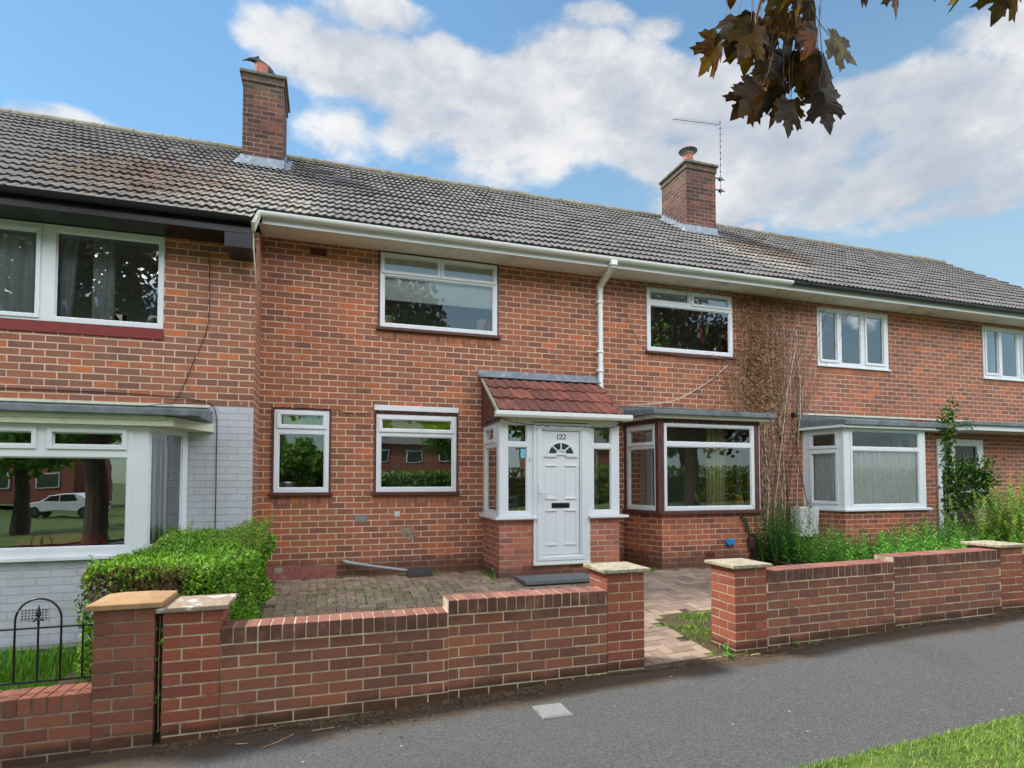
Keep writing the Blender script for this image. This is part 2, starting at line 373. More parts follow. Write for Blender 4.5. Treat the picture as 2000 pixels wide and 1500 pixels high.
M['darkslab'] = simple('gully_slab', C(62, 64, 66), 0.8, vary=.2, vscale=30, bump=.003, bscale=100)
M['pot'] = simple('terracotta', C(176, 108, 92), 0.8, vary=.15, vscale=12, dirt=C(140, 132, 84), dscale=9, dth=(.58, .7))
M['steel'] = simple('cowl_metal', C(120, 116, 112), 0.35, metal=.8, vary=.2)
M['galv'] = simple('galvanised', C(84, 80, 80), 0.5, metal=.5)
M['iron'] = simple('black_iron', C(22, 24, 28), 0.35)
M['cable'] = simple('black_cable', C(24, 22, 22), 0.6)
M['wcable'] = simple('white_cable', C(214, 206, 200), 0.6)
M['blue'] = simple('blue_plastic', C(50, 130, 190), 0.35)
M['meter'] = simple('meter_box', C(205, 206, 204), 0.45, vary=.05, dirt=C(140, 146, 140), dscale=5, dth=(.6, .7))
M['boxbrown'] = simple('box_brown', C(74, 52, 52), 0.45)
M['greypvc'] = simple('grey_pvc', C(158, 162, 168), 0.4, vary=.05)
M['vent'] = simple('terracotta_vent', C(128, 66, 54), 0.8, vary=.15)
M['dark'] = simple('dark_hole', C(14, 12, 12), 0.9)
M['inner'] = simple('room_wall', C(214, 208, 196), 0.9, vary=.06)
M['innerdark'] = simple('room_dark', C(92, 84, 76), 0.9, vary=.1)
M['crow'] = simple('crow_feathers', C(30, 28, 36), 0.45, vary=.2)
M['green_blind'] = simple('green_blind', C(196, 216, 50), 0.8, vary=.06)
M['blind'] = simple('white_blind', C(226, 230, 222), 0.8)
M['cream_blind'] = simple('cream_blind', C(206, 204, 178), 0.8)
M['curtain_g'] = simple('grey_curtain', C(214, 220, 222), 0.9, vary=.04)
M['curtain_y'] = simple('cream_curtain', C(196, 190, 142), 0.9, vary=.05)
M['sofa'] = simple('red_cloth', C(214, 50, 66), 0.85, vary=.08)
M['teal'] = simple('teal_pot', C(28, 112, 130), 0.3)
M['amber'] = simple('amber_pot', C(186, 142, 60), 0.25, vary=.1)
M['wood'] = simple('pale_wood', C(196, 168, 120), 0.6, vary=.1)
M['ornament'] = simple('ornament_cream', C(222, 220, 200), 0.5)
M['redtoy'] = simple('red_felt', C(190, 40, 36), 0.8)
M['sticker'] = simple('sticker_blue', C(120, 190, 210), 0.4)
M['maroon'] = simple('maroon_door', C(52, 22, 26), 0.28, vary=.1)
M['skin_hl'] = simple('pink_feather', C(206, 90, 120), 0.7, vary=.3, vscale=30)
M['straw'] = simple('straw', C(190, 160, 112), 0.8, vary=.2)

# caps
def cap_mat(name, a, b, c3):
    m, g = new_mat(name)
    ob = g.n('ShaderNodeNewGeometry').outputs['Position']
    c = g.mix(g.step(g.noise(ob, 34, 7, .7), .4, .6), a, b)
    c = g.mix(g.step(g.noise(ob, 8, 7, .72), .54, .62), c, c3)
    vo = g.n('ShaderNodeTexVoronoi', {'Vector': ob, 'Scale': 95.0})
    c = g.mix(g.m('MULTIPLY', g.step(vo.outputs['Distance'], .5, .2), .35), c, tuple(v*.55 for v in a[:3])+(1,))
    bp = g.n('ShaderNodeBump', {'Strength': .7, 'Distance': .004, 'Height': g.m('ADD', vo.outputs['Distance'], g.noise(ob, 60, 4))})
    b_ = g.n('ShaderNodeBsdfPrincipled', {'Base Color': c, 'Roughness': .9, 'Normal': bp.outputs[0]})
    out(g, b_.outputs[0]); return m
M['cap'] = cap_mat('pebbled_cap', C(150, 138, 114), C(186, 176, 154), C(134, 132, 98))
M['cap_old'] = cap_mat('lichen_cap', C(150, 128, 106), C(164, 146, 126), C(214, 212, 204))
M['cap_tan'] = simple('sandstone_cap', C(172, 136, 96), .9, vary=.12, vscale=10, bump=.002, bscale=120, dirt=C(206, 190, 160), dscale=12, dth=(.64, .7))

# roof tiles
def tile_mat(name, base, lo, hi, lichen, moss, mossmask=True):
    m, g = new_mat(name)
    ob = g.n('ShaderNodeNewGeometry').outputs['Position']
    sp = g.n('ShaderNodeSeparateXYZ', {0: ob}); x, y = sp.outputs[0], sp.outputs[1]
    c = g.mix(g.noise(ob, 1.6, 6), lo, hi)
    c = g.mix(g.m('MULTIPLY', g.step(g.noise(ob, 55, 5, .7), .4, .65), .3), c, base)
    if mossmask:
        # spread of lichen and moss around each chimney and down the slope below it
        def blob(x0, y0, rx, ry):
            a = g.m('DIVIDE', g.m('SUBTRACT', x, x0), rx); b = g.m('DIVIDE', g.m('SUBTRACT', y, y0), ry)
            return g.m('SUBTRACT', 1.0, g.m('ADD', g.m('MULTIPLY', a, a), g.m('MULTIPLY', b, b)), clamp=True)
        lm = g.m('ADD', blob(-1.0, .1, 1.3, 2.0), blob(7.9, 1.2, 1.2, 1.7))
        lf = g.m('ADD', g.m('MULTIPLY', lm, .9), g.m('MULTIPLY', g.m('SUBTRACT', g.noise(ob, 6, 6, .6), .5), 1.3))
        c = g.mix(g.m('MULTIPLY', g.m('MULTIPLY', g.step(lf, .25, .7), g.step(g.noise(ob, 21, 5, .7), .42, .62)), .6), c, lichen)
        mm = g.m('ADD', g.m('MAXIMUM', blob(-2.3, .5, 2.0, 1.9), blob(8.6, 1.5, 1.8, 1.4)), -.1)
        mf = g.m('ADD', g.m('MULTIPLY', mm, .36), g.noise(ob, 17, 6, .7))
        c = g.mix(g.m('MULTIPLY', g.step(mf, .71, .77), .75), c, moss)
        rt = g.n('ShaderNodeNewGeometry').outputs['Random Per Island']
        c = g.mix(g.m('MULTIPLY', g.step(rt, .2, 1.0), .22), c, C(140, 137, 134)); c = g.mix(g.m('MULTIPLY', g.step(g.noise(ob, 23, 6, .75), .64, .72), .35), c, C(176, 172, 158))
        # overlap shade between rows, painted dark onto the steep front edges of the tiles
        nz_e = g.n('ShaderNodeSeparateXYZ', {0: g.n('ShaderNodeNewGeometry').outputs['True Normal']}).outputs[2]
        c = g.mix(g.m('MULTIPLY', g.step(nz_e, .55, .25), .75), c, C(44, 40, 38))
    else:
        rnd = g.n('ShaderNodeNewGeometry').outputs['Random Per Island']
        c = g.mix(g.step(g.m('ADD', rnd, g.m('MULTIPLY', g.m('SUBTRACT', g.noise(ob, 7, 5), .5), .9)), .25, .85), lo, hi)
        c = g.mix(g.m('MULTIPLY', g.step(g.noise(ob, 9, 7, .7), .5, .62), .55), c, base)
        c = g.mix(g.step(g.noise(ob, 14, 5, .6), .69, .73), c, moss)
    bp = g.n('ShaderNodeBump', {'Strength': .7, 'Distance': .004, 'Height': g.noise(ob, 90, 6, .7)})
    b = g.n('ShaderNodeBsdfPrincipled', {'Base Color': c, 'Roughness': .9, 'Normal': bp.outputs[0], 'Specular IOR Level': .25})
    out(g, b.outputs[0]); return m
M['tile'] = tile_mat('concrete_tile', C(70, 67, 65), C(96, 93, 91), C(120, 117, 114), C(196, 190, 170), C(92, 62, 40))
M['ridge'] = simple('ridge_tile', C(134, 128, 116), .9, vary=.15, vscale=10, bump=.004, bscale=90, dirt=C(110, 104, 74), dscale=7, dth=(.5, .65))
M['redtile'] = tile_mat('red_tile', C(92, 68, 62), C(122, 80, 72), C(156, 96, 82), C(0, 0, 0), C(36, 26, 20), False)
M['moss'] = simple('moss_clump', C(96, 66, 42), .95, vary=.5, vscale=6, bump=.01, bscale=60, dirt=C(110, 104, 50), dscale=3, dth=(.55, .65))

# glass
def glass_mat(name, tint=(.95, .97, .96, 1), base=.14, k=2.2):
    m, g = new_mat(name)
    fr = g.n('ShaderNodeFresnel', {'IOR': 1.5}).outputs[0]
    f = g.m('ADD', g.m('MULTIPLY', fr, k), base, clamp=True)
    ob = g.n('ShaderNodeNewGeometry').outputs['Position']
    bp = g.n('ShaderNodeBump', {'Strength': .25, 'Distance': .004, 'Height': g.noise(ob, 1.7, 2)})
    a = g.n('ShaderNodeBsdfTransparent', {0: tint}); b = g.n('ShaderNodeBsdfGlossy', {'Color': (.95, .97, 1, 1), 'Roughness': 0.0, 'Normal': bp.outputs[0]})
    mx = g.n('ShaderNodeMixShader', {0: f, 1: a.outputs[0], 2: b.outputs[0]})
    out(g, mx.outputs[0]); return m
M['glass'] = glass_mat('window_glass', base=.2, k=2.0)
M['glass_bay'] = glass_mat('bay_glass', base=.11, k=1.5)
M['glass_lo'] = glass_mat('clear_glass', base=.03, k=1.2)
M['glass_hi'] = glass_mat('upper_glass', base=.12, k=2.2)
M['fanglass'] = simple('fanlight_glass', C(58, 70, 58), .08, vary=.3, vscale=14)

# leaves
def leaf_mat(name, cols, rough=.45, trans=.3, scale=None):
    m, g = new_mat(name)
    rnd = g.n('ShaderNodeNewGeometry').outputs['Random Per Island']
    n = len(cols)
    c = g.ramp(rnd, [(i/(n-1) if n > 1 else 0, q) for i, q in enumerate(cols)])
    if scale:
        ob = g.n('ShaderNodeNewGeometry').outputs['Position']
        c = g.mix(g.m('MULTIPLY', g.noise(ob, scale, 4), .5), c, cols[0])
    p = g.n('ShaderNodeBsdfPrincipled', {'Base Color': c, 'Roughness': rough, 'Specular IOR Level': .4})
    t = g.n('ShaderNodeBsdfTranslucent', {0: g.mix(1.0, c, (1.2, 1.2, .7, 1), 'MULTIPLY')})
    mx = g.n('ShaderNodeMixShader', {0: trans, 1: p.outputs[0], 2: t.outputs[0]})
    out(g, mx.outputs[0]); return m
M['hedge'] = leaf_mat('privet_leaf', [C(56, 100, 30), C(90, 144, 40), C(120, 174, 52), C(154, 200, 68), C(182, 216, 104)], .3)
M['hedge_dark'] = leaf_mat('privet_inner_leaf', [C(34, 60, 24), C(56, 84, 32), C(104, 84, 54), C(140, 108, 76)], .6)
M['twig'] = simple('twig', C(160, 120, 88), .8, vary=.3, vscale=30)
M['weed'] = leaf_mat('weed_leaf', [C(52, 106, 30), C(82, 144, 44), C(112, 172, 62), C(142, 192, 92)], .5)
M['weed_dark'] = leaf_mat('ivy_leaf', [C(30, 66, 28), C(50, 96, 38), C(84, 132, 54)], .35)
M['shrub'] = leaf_mat('golden_shrub_leaf', [C(84, 132, 44), C(116, 164, 58), C(150, 188, 82), C(182, 202, 108), C(170, 142, 94)], .5)
M['rose'] = leaf_mat('rose_leaf', [C(24, 56, 24), C(44, 88, 32), C(84, 130, 40), C(140, 170, 56)], .35)
M['yellow'] = leaf_mat('yellow_petal', [C(220, 196, 40), C(236, 212, 70)], .5)
M['grass'] = leaf_mat('grass_blade', [C(60, 110, 24), C(90, 150, 34), C(124, 176, 50), C(160, 190, 80)], .5)
M['verge'] = leaf_mat('verge_blade', [C(84, 120, 38), C(116, 156, 54), C(144, 176, 70), C(184, 186, 112)], .5)
M['dead'] = leaf_mat('dead_leaf', [C(112, 76, 50), C(150, 106, 70), C(184, 138, 96), C(206, 170, 134)], .8, .15)
M['vine'] = leaf_mat('vine_stem', [C(76, 56, 46), C(140, 112, 92), C(182, 158, 138), C(200, 180, 164)], .85, 0)
M['copper'] = leaf_mat('copper_leaf', [C(24, 12, 14), C(42, 20, 22), C(60, 28, 26), C(50, 34, 22)], .3, .25)
M['oak'] = leaf_mat('green_leaf', [C(76, 118, 42), C(110, 152, 58), C(144, 178, 80)], .5, .3)
M['bark'] = simple('bark', C(84, 70, 60), .95, vary=.25, vscale=9, bump=.02, bscale=14)
M['litter'] = leaf_mat('litter', [C(58, 44, 32), C(96, 74, 54), C(140, 114, 86), C(72, 58, 40)], .9, 0)

def maple_mat():
    m, g = new_mat('maple_leaf')
    rnd = g.n('ShaderNodeNewGeometry').outputs['Random Per Island']
    ob = g.n('ShaderNodeNewGeometry').outputs['Position']
    uv = g.n('ShaderNodeTexCoord').outputs['UV']
    c = g.ramp(rnd, [(0, C(44, 34, 28)), (.35, C(76, 64, 36)), (.7, C(102, 90, 42)), (.9, C(112, 74, 46)), (1, C(150, 138, 48))])
    c = g.mix(g.step(g.noise(ob, 22, 4), .4, .65), c, C(70, 50, 34))
    c = g.mix(g.m('MULTIPLY', g.step(g.noise(ob, 120, 3), .5, .7), .3), c, C(34, 26, 20))
    p = g.n('ShaderNodeBsdfPrincipled', {'Base Color': c, 'Roughness': .45, 'Specular IOR Level': .3})
    bp = g.n('ShaderNodeBump', {'Strength': .5, 'Distance': .002, 'Height': g.noise(ob, 60, 4)}); g.L.new(bp.outputs[0], p.inputs['Normal'])
    t = g.n('ShaderNodeBsdfTranslucent', {0: g.mix(1.0, c, (1.5, 1.1, .55, 1), 'MULTIPLY')})
    mx = g.n('ShaderNodeMixShader', {0: .45, 1: p.outputs[0], 2: t.outputs[0]})
    out(g, mx.outputs[0]); return m
M['maple'] = maple_mat()

# ground
def asphalt(name, base, lt):
    m, g = new_mat(name)
    ob = g.n('ShaderNodeNewGeometry').outputs['Position']
    vo = g.n('ShaderNodeTexVoronoi', {'Vector': ob, 'Scale': 150.0}, feature='F1')
    sc = g.n('ShaderNodeSeparateColor', {0: vo.outputs['Color']}).outputs[0]
    c = g.mix(g.noise(ob, 1.1, 6, .6), base, tuple(v*1.35 for v in base[:3])+(1,))
    c = g.mix(g.m('MULTIPLY', g.step(sc, .6, .95), .5), c, lt)
    c = g.mix(g.m('MULTIPLY', g.step(sc, .25, .05), .4), c, tuple(v*.4 for v in base[:3])+(1,))
    py = g.n('ShaderNodeSeparateXYZ', {0: ob}).outputs[1]
    dm = g.m('ADD', g.step(py, -4.55, -4.05), g.m('MULTIPLY', g.m('SUBTRACT', g.noise(ob, 2.4, 7, .7), .5), 1.5))
    c = g.mix(g.m('MULTIPLY', g.step(dm, .42, .85), .9), c, g.mix(g.noise(ob, 90, 4, .7), C(58, 46, 36), C(112, 92, 72)))
    vo2 = g.n('ShaderNodeTexVoronoi', {'Vector': ob, 'Scale': 9.0})
    s2 = g.n('ShaderNodeSeparateColor', {0: vo2.outputs['Color']}).outputs[0]
    fleck = g.m('MULTIPLY', g.step(vo2.outputs['Distance'], .09, .05), g.step(s2, .8, .82))
    c = g.mix(fleck, c, C(186, 180, 168))
    c = g.mix(g.m('MULTIPLY', g.step(g.noise(ob, .8, 7, .65), .56, .72), .3), c, C(70, 66, 62))
    ck = g.n('ShaderNodeTexVoronoi', {'Vector': g.n('ShaderNodeVectorMath', {0: ob, 1: g.n('ShaderNodeTexNoise', {'Scale': 3.0, 'Detail': 5.0}).outputs['Color']}, operation='ADD').outputs[0], 'Scale': .7}, feature='DISTANCE_TO_EDGE')
    c = g.mix(g.m('MULTIPLY', g.m('MULTIPLY', g.step(ck.outputs['Distance'], .004, .001), g.step(g.noise(ob, .9, 3), .58, .62)), .35), c, C(60, 58, 56))
    c = g.mix(g.m('MULTIPLY', g.step(g.noise(ob, 45, 6, .8), .56, .7), .35), c, C(128, 124, 118))
    bp = g.n('ShaderNodeBump', {'Strength': 1.0, 'Distance': .007, 'Height': g.m('ADD', vo.outputs['Distance'], g.noise(ob, 120, 4))})
    b = g.n('ShaderNodeBsdfPrincipled', {'Base Color': c, 'Roughness': .9, 'Normal': bp.outputs[0], 'Specular IOR Level': .3})
    out(g, b.outputs[0]); return m
M['asphalt'] = asphalt('pavement_asphalt', C(86, 86, 85), C(134, 133, 130))
M['road'] = asphalt('road_asphalt', C(74, 76, 80), C(110, 112, 114))
M['paint'] = simple('road_paint', (0.7, .7, .68, 1), .7, vary=.1)

def paver_mat():
    m, g = new_mat('block_paver')
    ob = g.n('ShaderNodeNewGeometry').outputs['Position']
    rnd = g.n('ShaderNodeNewGeometry').outputs['Random Per Island']
    c = g.ramp(g.m('ADD', g.m('MULTIPLY', rnd, .6), g.m('MULTIPLY', g.noise(ob, 1.4, 5), .5), clamp=True), [(0.1, C(116, 98, 84)), (.5, C(147, 125, 108)), (.9, C(170, 149, 130))])
    c = g.mix(g.m('MULTIPLY', g.step(g.noise(ob, 120, 4, .7), .45, .65), .4), c, C(84, 68, 60))
    c = g.mix(g.m('MULTIPLY', g.step(g.noise(ob, 5, 7, .7), .6, .72), .55), c, C(196, 184, 168))
    c = g.mix(g.m('MULTIPLY', g.step(g.noise(ob, 2.6, 7, .7), .58, .70), .5), c, C(112, 116, 66))
    bp = g.n('ShaderNodeBump', {'Strength': .6, 'Distance': .003, 'Height': g.noise(ob, 140, 4)})
    b = g.n('ShaderNodeBsdfPrincipled', {'Base Color': c, 'Roughness': .9, 'Normal': bp.outputs[0]})
    out(g, b.outputs[0]); return m
M['paver'] = paver_mat()
def soil_mat(name, a, b_, c3, s=6):
    m, g = new_mat(name)
    ob = g.n('ShaderNodeNewGeometry').outputs['Position']
    c = g.mix(g.step(g.noise(ob, s, 7, .65), .42, .56), a, b_)
    c = g.mix(g.step(g.noise(ob, s*5, 5, .7), .52, .62), c, c3)
    bp = g.n('ShaderNodeBump', {'Strength': .8, 'Distance': .015, 'Height': g.noise(ob, 60, 5, .7)})
    b = g.n('ShaderNodeBsdfPrincipled', {'Base Color': c, 'Roughness': .95, 'Normal': bp.outputs[0]})
    out(g, b.outputs[0]); return m
M['joint'] = soil_mat('paver_joint', C(74, 66, 50), C(104, 124, 44), C(60, 52, 40), 1.3)
M['soil'] = soil_mat('soil', C(72, 54, 40), C(92, 72, 52), C(50, 60, 30))
M['turf'] = soil_mat('turf', C(70, 92, 34), C(98, 122, 46), C(90, 84, 50))
M['field'] = soil_mat('far_grass', C(64, 92, 32), C(82, 108, 40), C(74, 84, 40), 1.5)
# ---------------------------------------------------------------- window builder
def window(parent, name, T, x0, x1, z0, z1, panes, openers=(), frame='white', depth=.05, glass='glass', proud=.012, label=None, leaf=True):
    """panes: (ua, ub, va, vb); openers: indices whose casement stands proud. One frame mesh, one pane mesh."""
    f = MB()
    f.slab(T, x1, z1, panes, -depth, proud, x0, z0)
    for i in openers:
        a, b, c, d = panes[i]; e = .042
        f.slab(T, b+e, d+e, [(a, b, c, d)], proud, proud+.017, a-e, c-e)
    for (a, b, c, d) in panes:          # glazing bead
        e = .012
        f.slab(T, b, d, [(a+e, b-e, c+e, d-e)], -.02, .0, a, c)
    fr = obj(name, f, M[frame], parent, bevel=.004, label=label)
    p = MB()
    for (a, b, c, d) in panes: p.quad(T(a, c, -.012), T(b, c, -.012), T(b, d, -.012), T(a, d, -.012))
    obj('pane', p, M[glass], fr)
    return fr

def boxobj(name, m, parent, *b, bevel=0, label=None):
    mb = MB(); mb.box(*b); return obj(name, mb, M[m], parent, bevel=bevel, label=label)

EAVE = 4.51
def AIRV(parent, x0, x1, z0, z1, y):
    v = boxobj('air_vent', 'vent', parent, x0, x1, y, y+.016, z0, z1); mb = MB(); nx, nz = 8, 4
    for i in range(nx):
        for j in range(nz):
            a = x0+.012+(x1-x0-.024)*i/nx; b = z0+.01+(z1-z0-.02)*j/nz; mb.box(a+.003, a+(x1-x0-.024)/nx-.003, y-.002, y+.003, b+.003, b+(z1-z0-.02)/nz-.003)
    obj('vent_hole', mb, M['dark'], v)
def roof_z(y): return 4.635+.70*(y+.5)
RIDGE_Y = 3.6
ROLL = .1; ROWS = 15
SL = math.hypot(1, .70); ny, nz_ = -.70/SL, 1/SL
def tile_roof(name, mat, parent, x0, x1, ya, yb, zf, rows_y, roll=ROLL, amp=.016, lip=.032, seg=8, individual=True, tw=3):
    """rows of corrugated tiles; rows_y = y of every row's lower edge, last = top"""
    mb = MB(); n = int(round((x1-x0)/roll*seg))
    s = zf(1)-zf(0); L = math.hypot(1, s); a, b = -s/L, 1/L
    prof = []
    for i in range(n+1):
        x = x0+(x1-x0)*i/n; ph = ((x/roll) % 1.0)
        h = amp*max(0, math.sin(min(1, ph/.58)*math.pi))**.6
        prof.append((x, h))
    for r in range(len(rows_y)-1):
        y0, y1 = rows_y[r], rows_y[r+1]
        if individual:
            w = int(seg*tw)
            starts = [0]; q = w
            while q < n: starts.append(q); q += w
            starts.append(n)
        else: starts = [0, n]
        for s0, s1 in zip(starts, starts[1:]):
            if s1 <= s0: continue
            jit = random.gauss(0, .0035); dy = random.gauss(0, .004); y0 = rows_y[r]+dy; tl = random.gauss(0, .003)
            vs = []
            for i in range(s0, s1+1):
                x, h = prof[i]
                for (yy, hh) in ((y0, h-.004), (y0, h+lip+jit+tl*(i-s0)/max(1, s1-s0)), (y1+.012, h+.004)):
                    vs.append((x, yy+a*hh, zf(yy)+b*hh))
            m_ = s1-s0+1
            fs = []
            for i in range(m_-1):
                fs += [(3*i, 3*i+3, 3*i+4, 3*i+1), (3*i+1, 3*i+4, 3*i+5, 3*i+2)]
            mb.add(vs, fs)
    return obj(name, mb, M[mat], parent)

def gutter(name, m, parent, x0, x1, y, z, r=.055, sq=False, brackets=.95, bm=None):
    """half-round gutter, outer lip at y - 2r"""
    mb = MB(); n = 8; pro = []
    for k in range(n+1):
        w = math.pi*k/n; pro.append((y-r-r*math.cos(w)*1.0, z-r*1.05*math.sin(w)))
    if sq: pro = [(y-2*r, z), (y-2*r, z-.045), (y-1.6*r, z-.072), (y, z-.072), (y, z)]
    inn = [(q[0]+(.004 if q[0] < y-r else -.004), q[1]+.005) for q in pro][::-1]
    poly = [(x0, a, b) for a, b in pro+inn]
    mb.prism(poly, (x1-x0, 0, 0))
    for xx in (x0, x1): mb.prism([(xx, a, b) for a, b in pro], (.006 if xx == x1 else -.006, 0, 0))
    g_ = obj(name, mb, M[m], parent)
    x = x0+.35
    while x < x1-.1:
        pr = [(x, y-r+(q[0]-(y-r))*1.1, z+.006+(q[1]-z)*1.1) for q in pro]
        b = MB(); b.prism(pr, (.028, 0, 0)); x += brackets
        obj('gutter_bracket', b, M[bm or m], g_)
    return g_

def wall(name, m, parent, x0, x1, z0, z1, y, holes, th=.28, reveal=None):
    mb = MB(); T = plane_T((0, y, 0), (1, 0, 0))
    mb.slab(T, x1, z1, holes, -th, 0, x0, z0)
    return obj(name, mb, M[m], parent)

def interior(parent, x0, x1, y0, y1, z0, zm, z1, parts=()):
    mb = MB()
    T = lambda u, v, n=0: Vector((u, n, v))
    y1 = 7.0; n = int((x1-x0)/1.9)      # rooms run through; unseen rear openings added to brighten them
    hs = [(x0+.3+i*1.9, x0+1.8+i*1.9, zz, zz+h) for i in range(n) for zz, h in ((z0+.75, 1.35), (zm+.75, 1.3)) if zz > 2 or 4.3 < x0+.3+i*1.9 < 10.2]
    mb.slab(plane_T((0, y1, 0), (1, 0, 0)), x1, z1, hs, -.2, 0, x0, z0)
    for z in (z0, zm, zm+.05, z1): mb.quad((x0, y0, z), (x1, y0, z), (x1, y1, z), (x0, y1, z))
    for x in (x0, x1)+tuple(parts): mb.quad((x, y0, z0), (x, y1, z0), (x, y1, z1), (x, y0, z1))
    return obj('interior', mb, M['inner'], parent)

FT = plane_T((0, 0, 0), (1, 0, 0))       # facade plane of the two right-hand houses
LT = plane_T((0, -.6, 0), (1, 0, 0))     # facade plane of the left-hand house

def end_gable(parent, x, y0, y1, z0, m, th=.25):
    mb = MB()
    mb.prism([(x, y0, z0), (x, y1, z0), (x, y1, roof_z(y0)-.08), (x, RIDGE_Y, roof_z(RIDGE_Y)-.1), (x, y0, roof_z(y0)-.08)], (-th, 0, 0))
    return obj('gable_wall', mb, M[m], parent)

def rear_slope(parent, x0, x1):
    mb = MB(); zr = roof_z(RIDGE_Y)
    mb.prism([(x0, RIDGE_Y, zr), (x0, 7.7, roof_z(-.5)), (x0, 7.7, roof_z(-.5)-.06), (x0, RIDGE_Y, zr-.08)], (x1-x0, 0, 0))
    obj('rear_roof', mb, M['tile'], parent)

def rows(ya, yb, n): return [ya+(yb-ya)*i/n for i in range(n+1)]

def ridge(parent, x0, x1):
    mb = MB(); z = roof_z(RIDGE_Y); x = x0
    while x < x1-.01:
        e = min(x+.45, x1); zz = z+random.uniform(-.006, .006)
        pr = [(x, RIDGE_Y+.15*math.cos(w), zz-.045+.125*math.sin(w)) for w in [math.pi*k/8 for k in range(9)]]
        mb.prism(pr, (e-x-.012, 0, 0)); x = e
    mb.box(x0, x1, RIDGE_Y-.14, RIDGE_Y+.14, z-.09, z-.03)
    obj('ridge_tiles', mb, M['ridge'], parent)

# ================================================================= MIDDLE HOUSE
H = thing('terraced_house', 'middle brick terraced house with white front door numbered 122 and red tiled porch', 'house', (3.2, 2, 0))
XA, XB = -.86, 7.33
holesH = [(.664, 2.367, 3.418, 4.482), (4.885, 6.545, 3.378, 4.43), (-.677, .013, 1.125, 2.222), (.63, 1.757, 1.125, 2.205), (4.75, 6.30, .84, 2.15)]
wall('front_wall', 'brick', H, XA, XB, -.5, EAVE, 0, holesH)
interior(H, XA+.02, XB-.02, .285, 4.2, .05, 2.38, 4.6, (2.6, 4.3))
# front slope, ridge
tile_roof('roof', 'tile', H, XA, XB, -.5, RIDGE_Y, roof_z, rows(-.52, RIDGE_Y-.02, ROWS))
ridge(H, XA, XB); rear_slope(H, XA, XB)
# soffit in boards, fascia, gutter
mb = MB(); x = XA
while x < XB:
    e = min(x+.098, XB); mb.box(x+.003, e, -.41, -.002, 4.500, 4.512); x += .1
mb.box(XA, XB, -.41, -.002, 4.505, 4.515)
obj('soffit', mb, M['soffit'], H)
boxobj('fascia', 'white', H, XA+.04, XB, -.432, -.41, 4.492, 4.625, bevel=.003)
gu = gutter('gutter', 'gutter', H, XA+.02, 7.36, -.434, 4.612, r=.052)
# downpipe with its offset
mb = MB(); mb.box(3.999, 4.065, -.075, -.012, 2.62, 4.33)
mb.box(3.991, 4.073, -.083, -.006, 4.26, 4.34)
mb.prism([(3.999, -.075, 4.29), (3.999, -.505, 4.47), (3.999, -.505, 4.545), (3.999, -.445, 4.545), (3.999, -.012, 4.365)], (.066, 0, 0))
mb.box(3.98, 4.085, -.53, -.44, 4.50, 4.58)
dp = obj('downpipe', mb, M['gutter'], H, bevel=.006)
for z in (4.06, 3.28, 2.98):
    boxobj('pipe_clip', 'gutter', dp, 3.965, 4.075, -.088, -.004, z, z+.028, bevel=.003)
AIRV(H, -.262, -.045, 4.325, 4.43, -.006)
# windows of the middle house
def surround(parent, T, x0, x1, z0, z1, t=.03, name='window_trim', m='brown', sill=True, n1=.012):
    mb = MB(); mb.slab(T, x1+t, z1+t, [(x0, x1, z0, z1)], -.05, n1, x0-t, z0-t)
    if sill:
        a, b = T(x0-t-.02, z0-.035, 0), T(x1+t+.02, z0-.035, 0)
        mb.slab(T, x1+t+.025, z0+.002, [], -.02, .055, x0-t-.025, z0-.04)
    return obj(name, mb, M[m], parent, bevel=.003)
def soldiers(parent, T, x0, x1, z1, h=.105, m='soldier'):
    mb = MB(); mb.slab(T, x1, z1, [], -.02, .003, x0, z1-h); obj('soldier_course', mb, M[m], parent)

w1 = window(H, 'window', FT, .667, 2.365, 3.42, 4.48, [(.722, 1.475, 4.225, 4.425), (1.563, 2.305, 4.225, 4.425), (.722, 2.305, 3.48, 4.155)], (0, 1), glass='glass_hi', label='wide upper window with brown trim and a white blind')
surround(H, FT, .667, 2.365, 3.42, 4.478, .026)
soldiers(H, FT, .63, 2.42, 3.378)
w2 = window(H, 'window', FT, 4.887, 6.543, 3.38, 4.428, [(4.95, 5.68, 4.225, 4.375), (5.772, 6.46, 4.225, 4.375), (4.95, 6.475, 3.445, 4.135)], (1,), glass='glass', label='upper window with a dream catcher behind the glass')
boxobj('window_sill', 'brown', H, 4.86, 6.59, -.05, .1, 3.345, 3.378)
soldiers(H, FT, 4.9, 6.6, 3.343)
w3 = window(H, 'window', FT, -.675, .011, 1.127, 2.22, [(-.60, -.065, 2.015, 2.155), (-.62, -.045, 1.185, 1.90)], (0,), glass='glass_hi', label='narrow ground floor window with a green blind')
surround(H, FT, -.675, .011, 1.127, 2.22, .028)
soldiers(H, FT, -.70, .06, 1.085)
w4 = window(H, 'window', FT, .632, 1.755, 1.127, 2.203, [(.705, 1.682, 2.0, 2.135), (.69, 1.698, 1.185, 1.90)], (0,), label='square ground floor window with a green blind')
surround(H, FT, .632, 1.755, 1.127, 2.203, .028)
soldiers(H, FT, .6, 1.8, 1.085)
boxobj('roller_blind_box', 'white', H, .60, 1.785, -.03, .01, 2.256, 2.33, bevel=.004)
boxobj('render_patch', 'render', H, -.80, .13, -.018, .01, -.05, .15)
mb = MB(); mb.prism([(.98, -.006, .655), (1.14, -.006, .60), (1.2, -.006, .50), (1.08, -.006, .46), (.97, -.006, .56)], (0, .01, 0))
obj('mortar_patch', mb, M['mortar_grey'], H)
mb = MB(); mb.box(.885, .96, -.004, .01, .79, .86); obj('mortar_patch', mb, M['meter'], H)
mb = MB(); mb.box(.36, .52, -.004, .01, .72, .82); obj('mortar_patch', mb, M['concrete'], H)

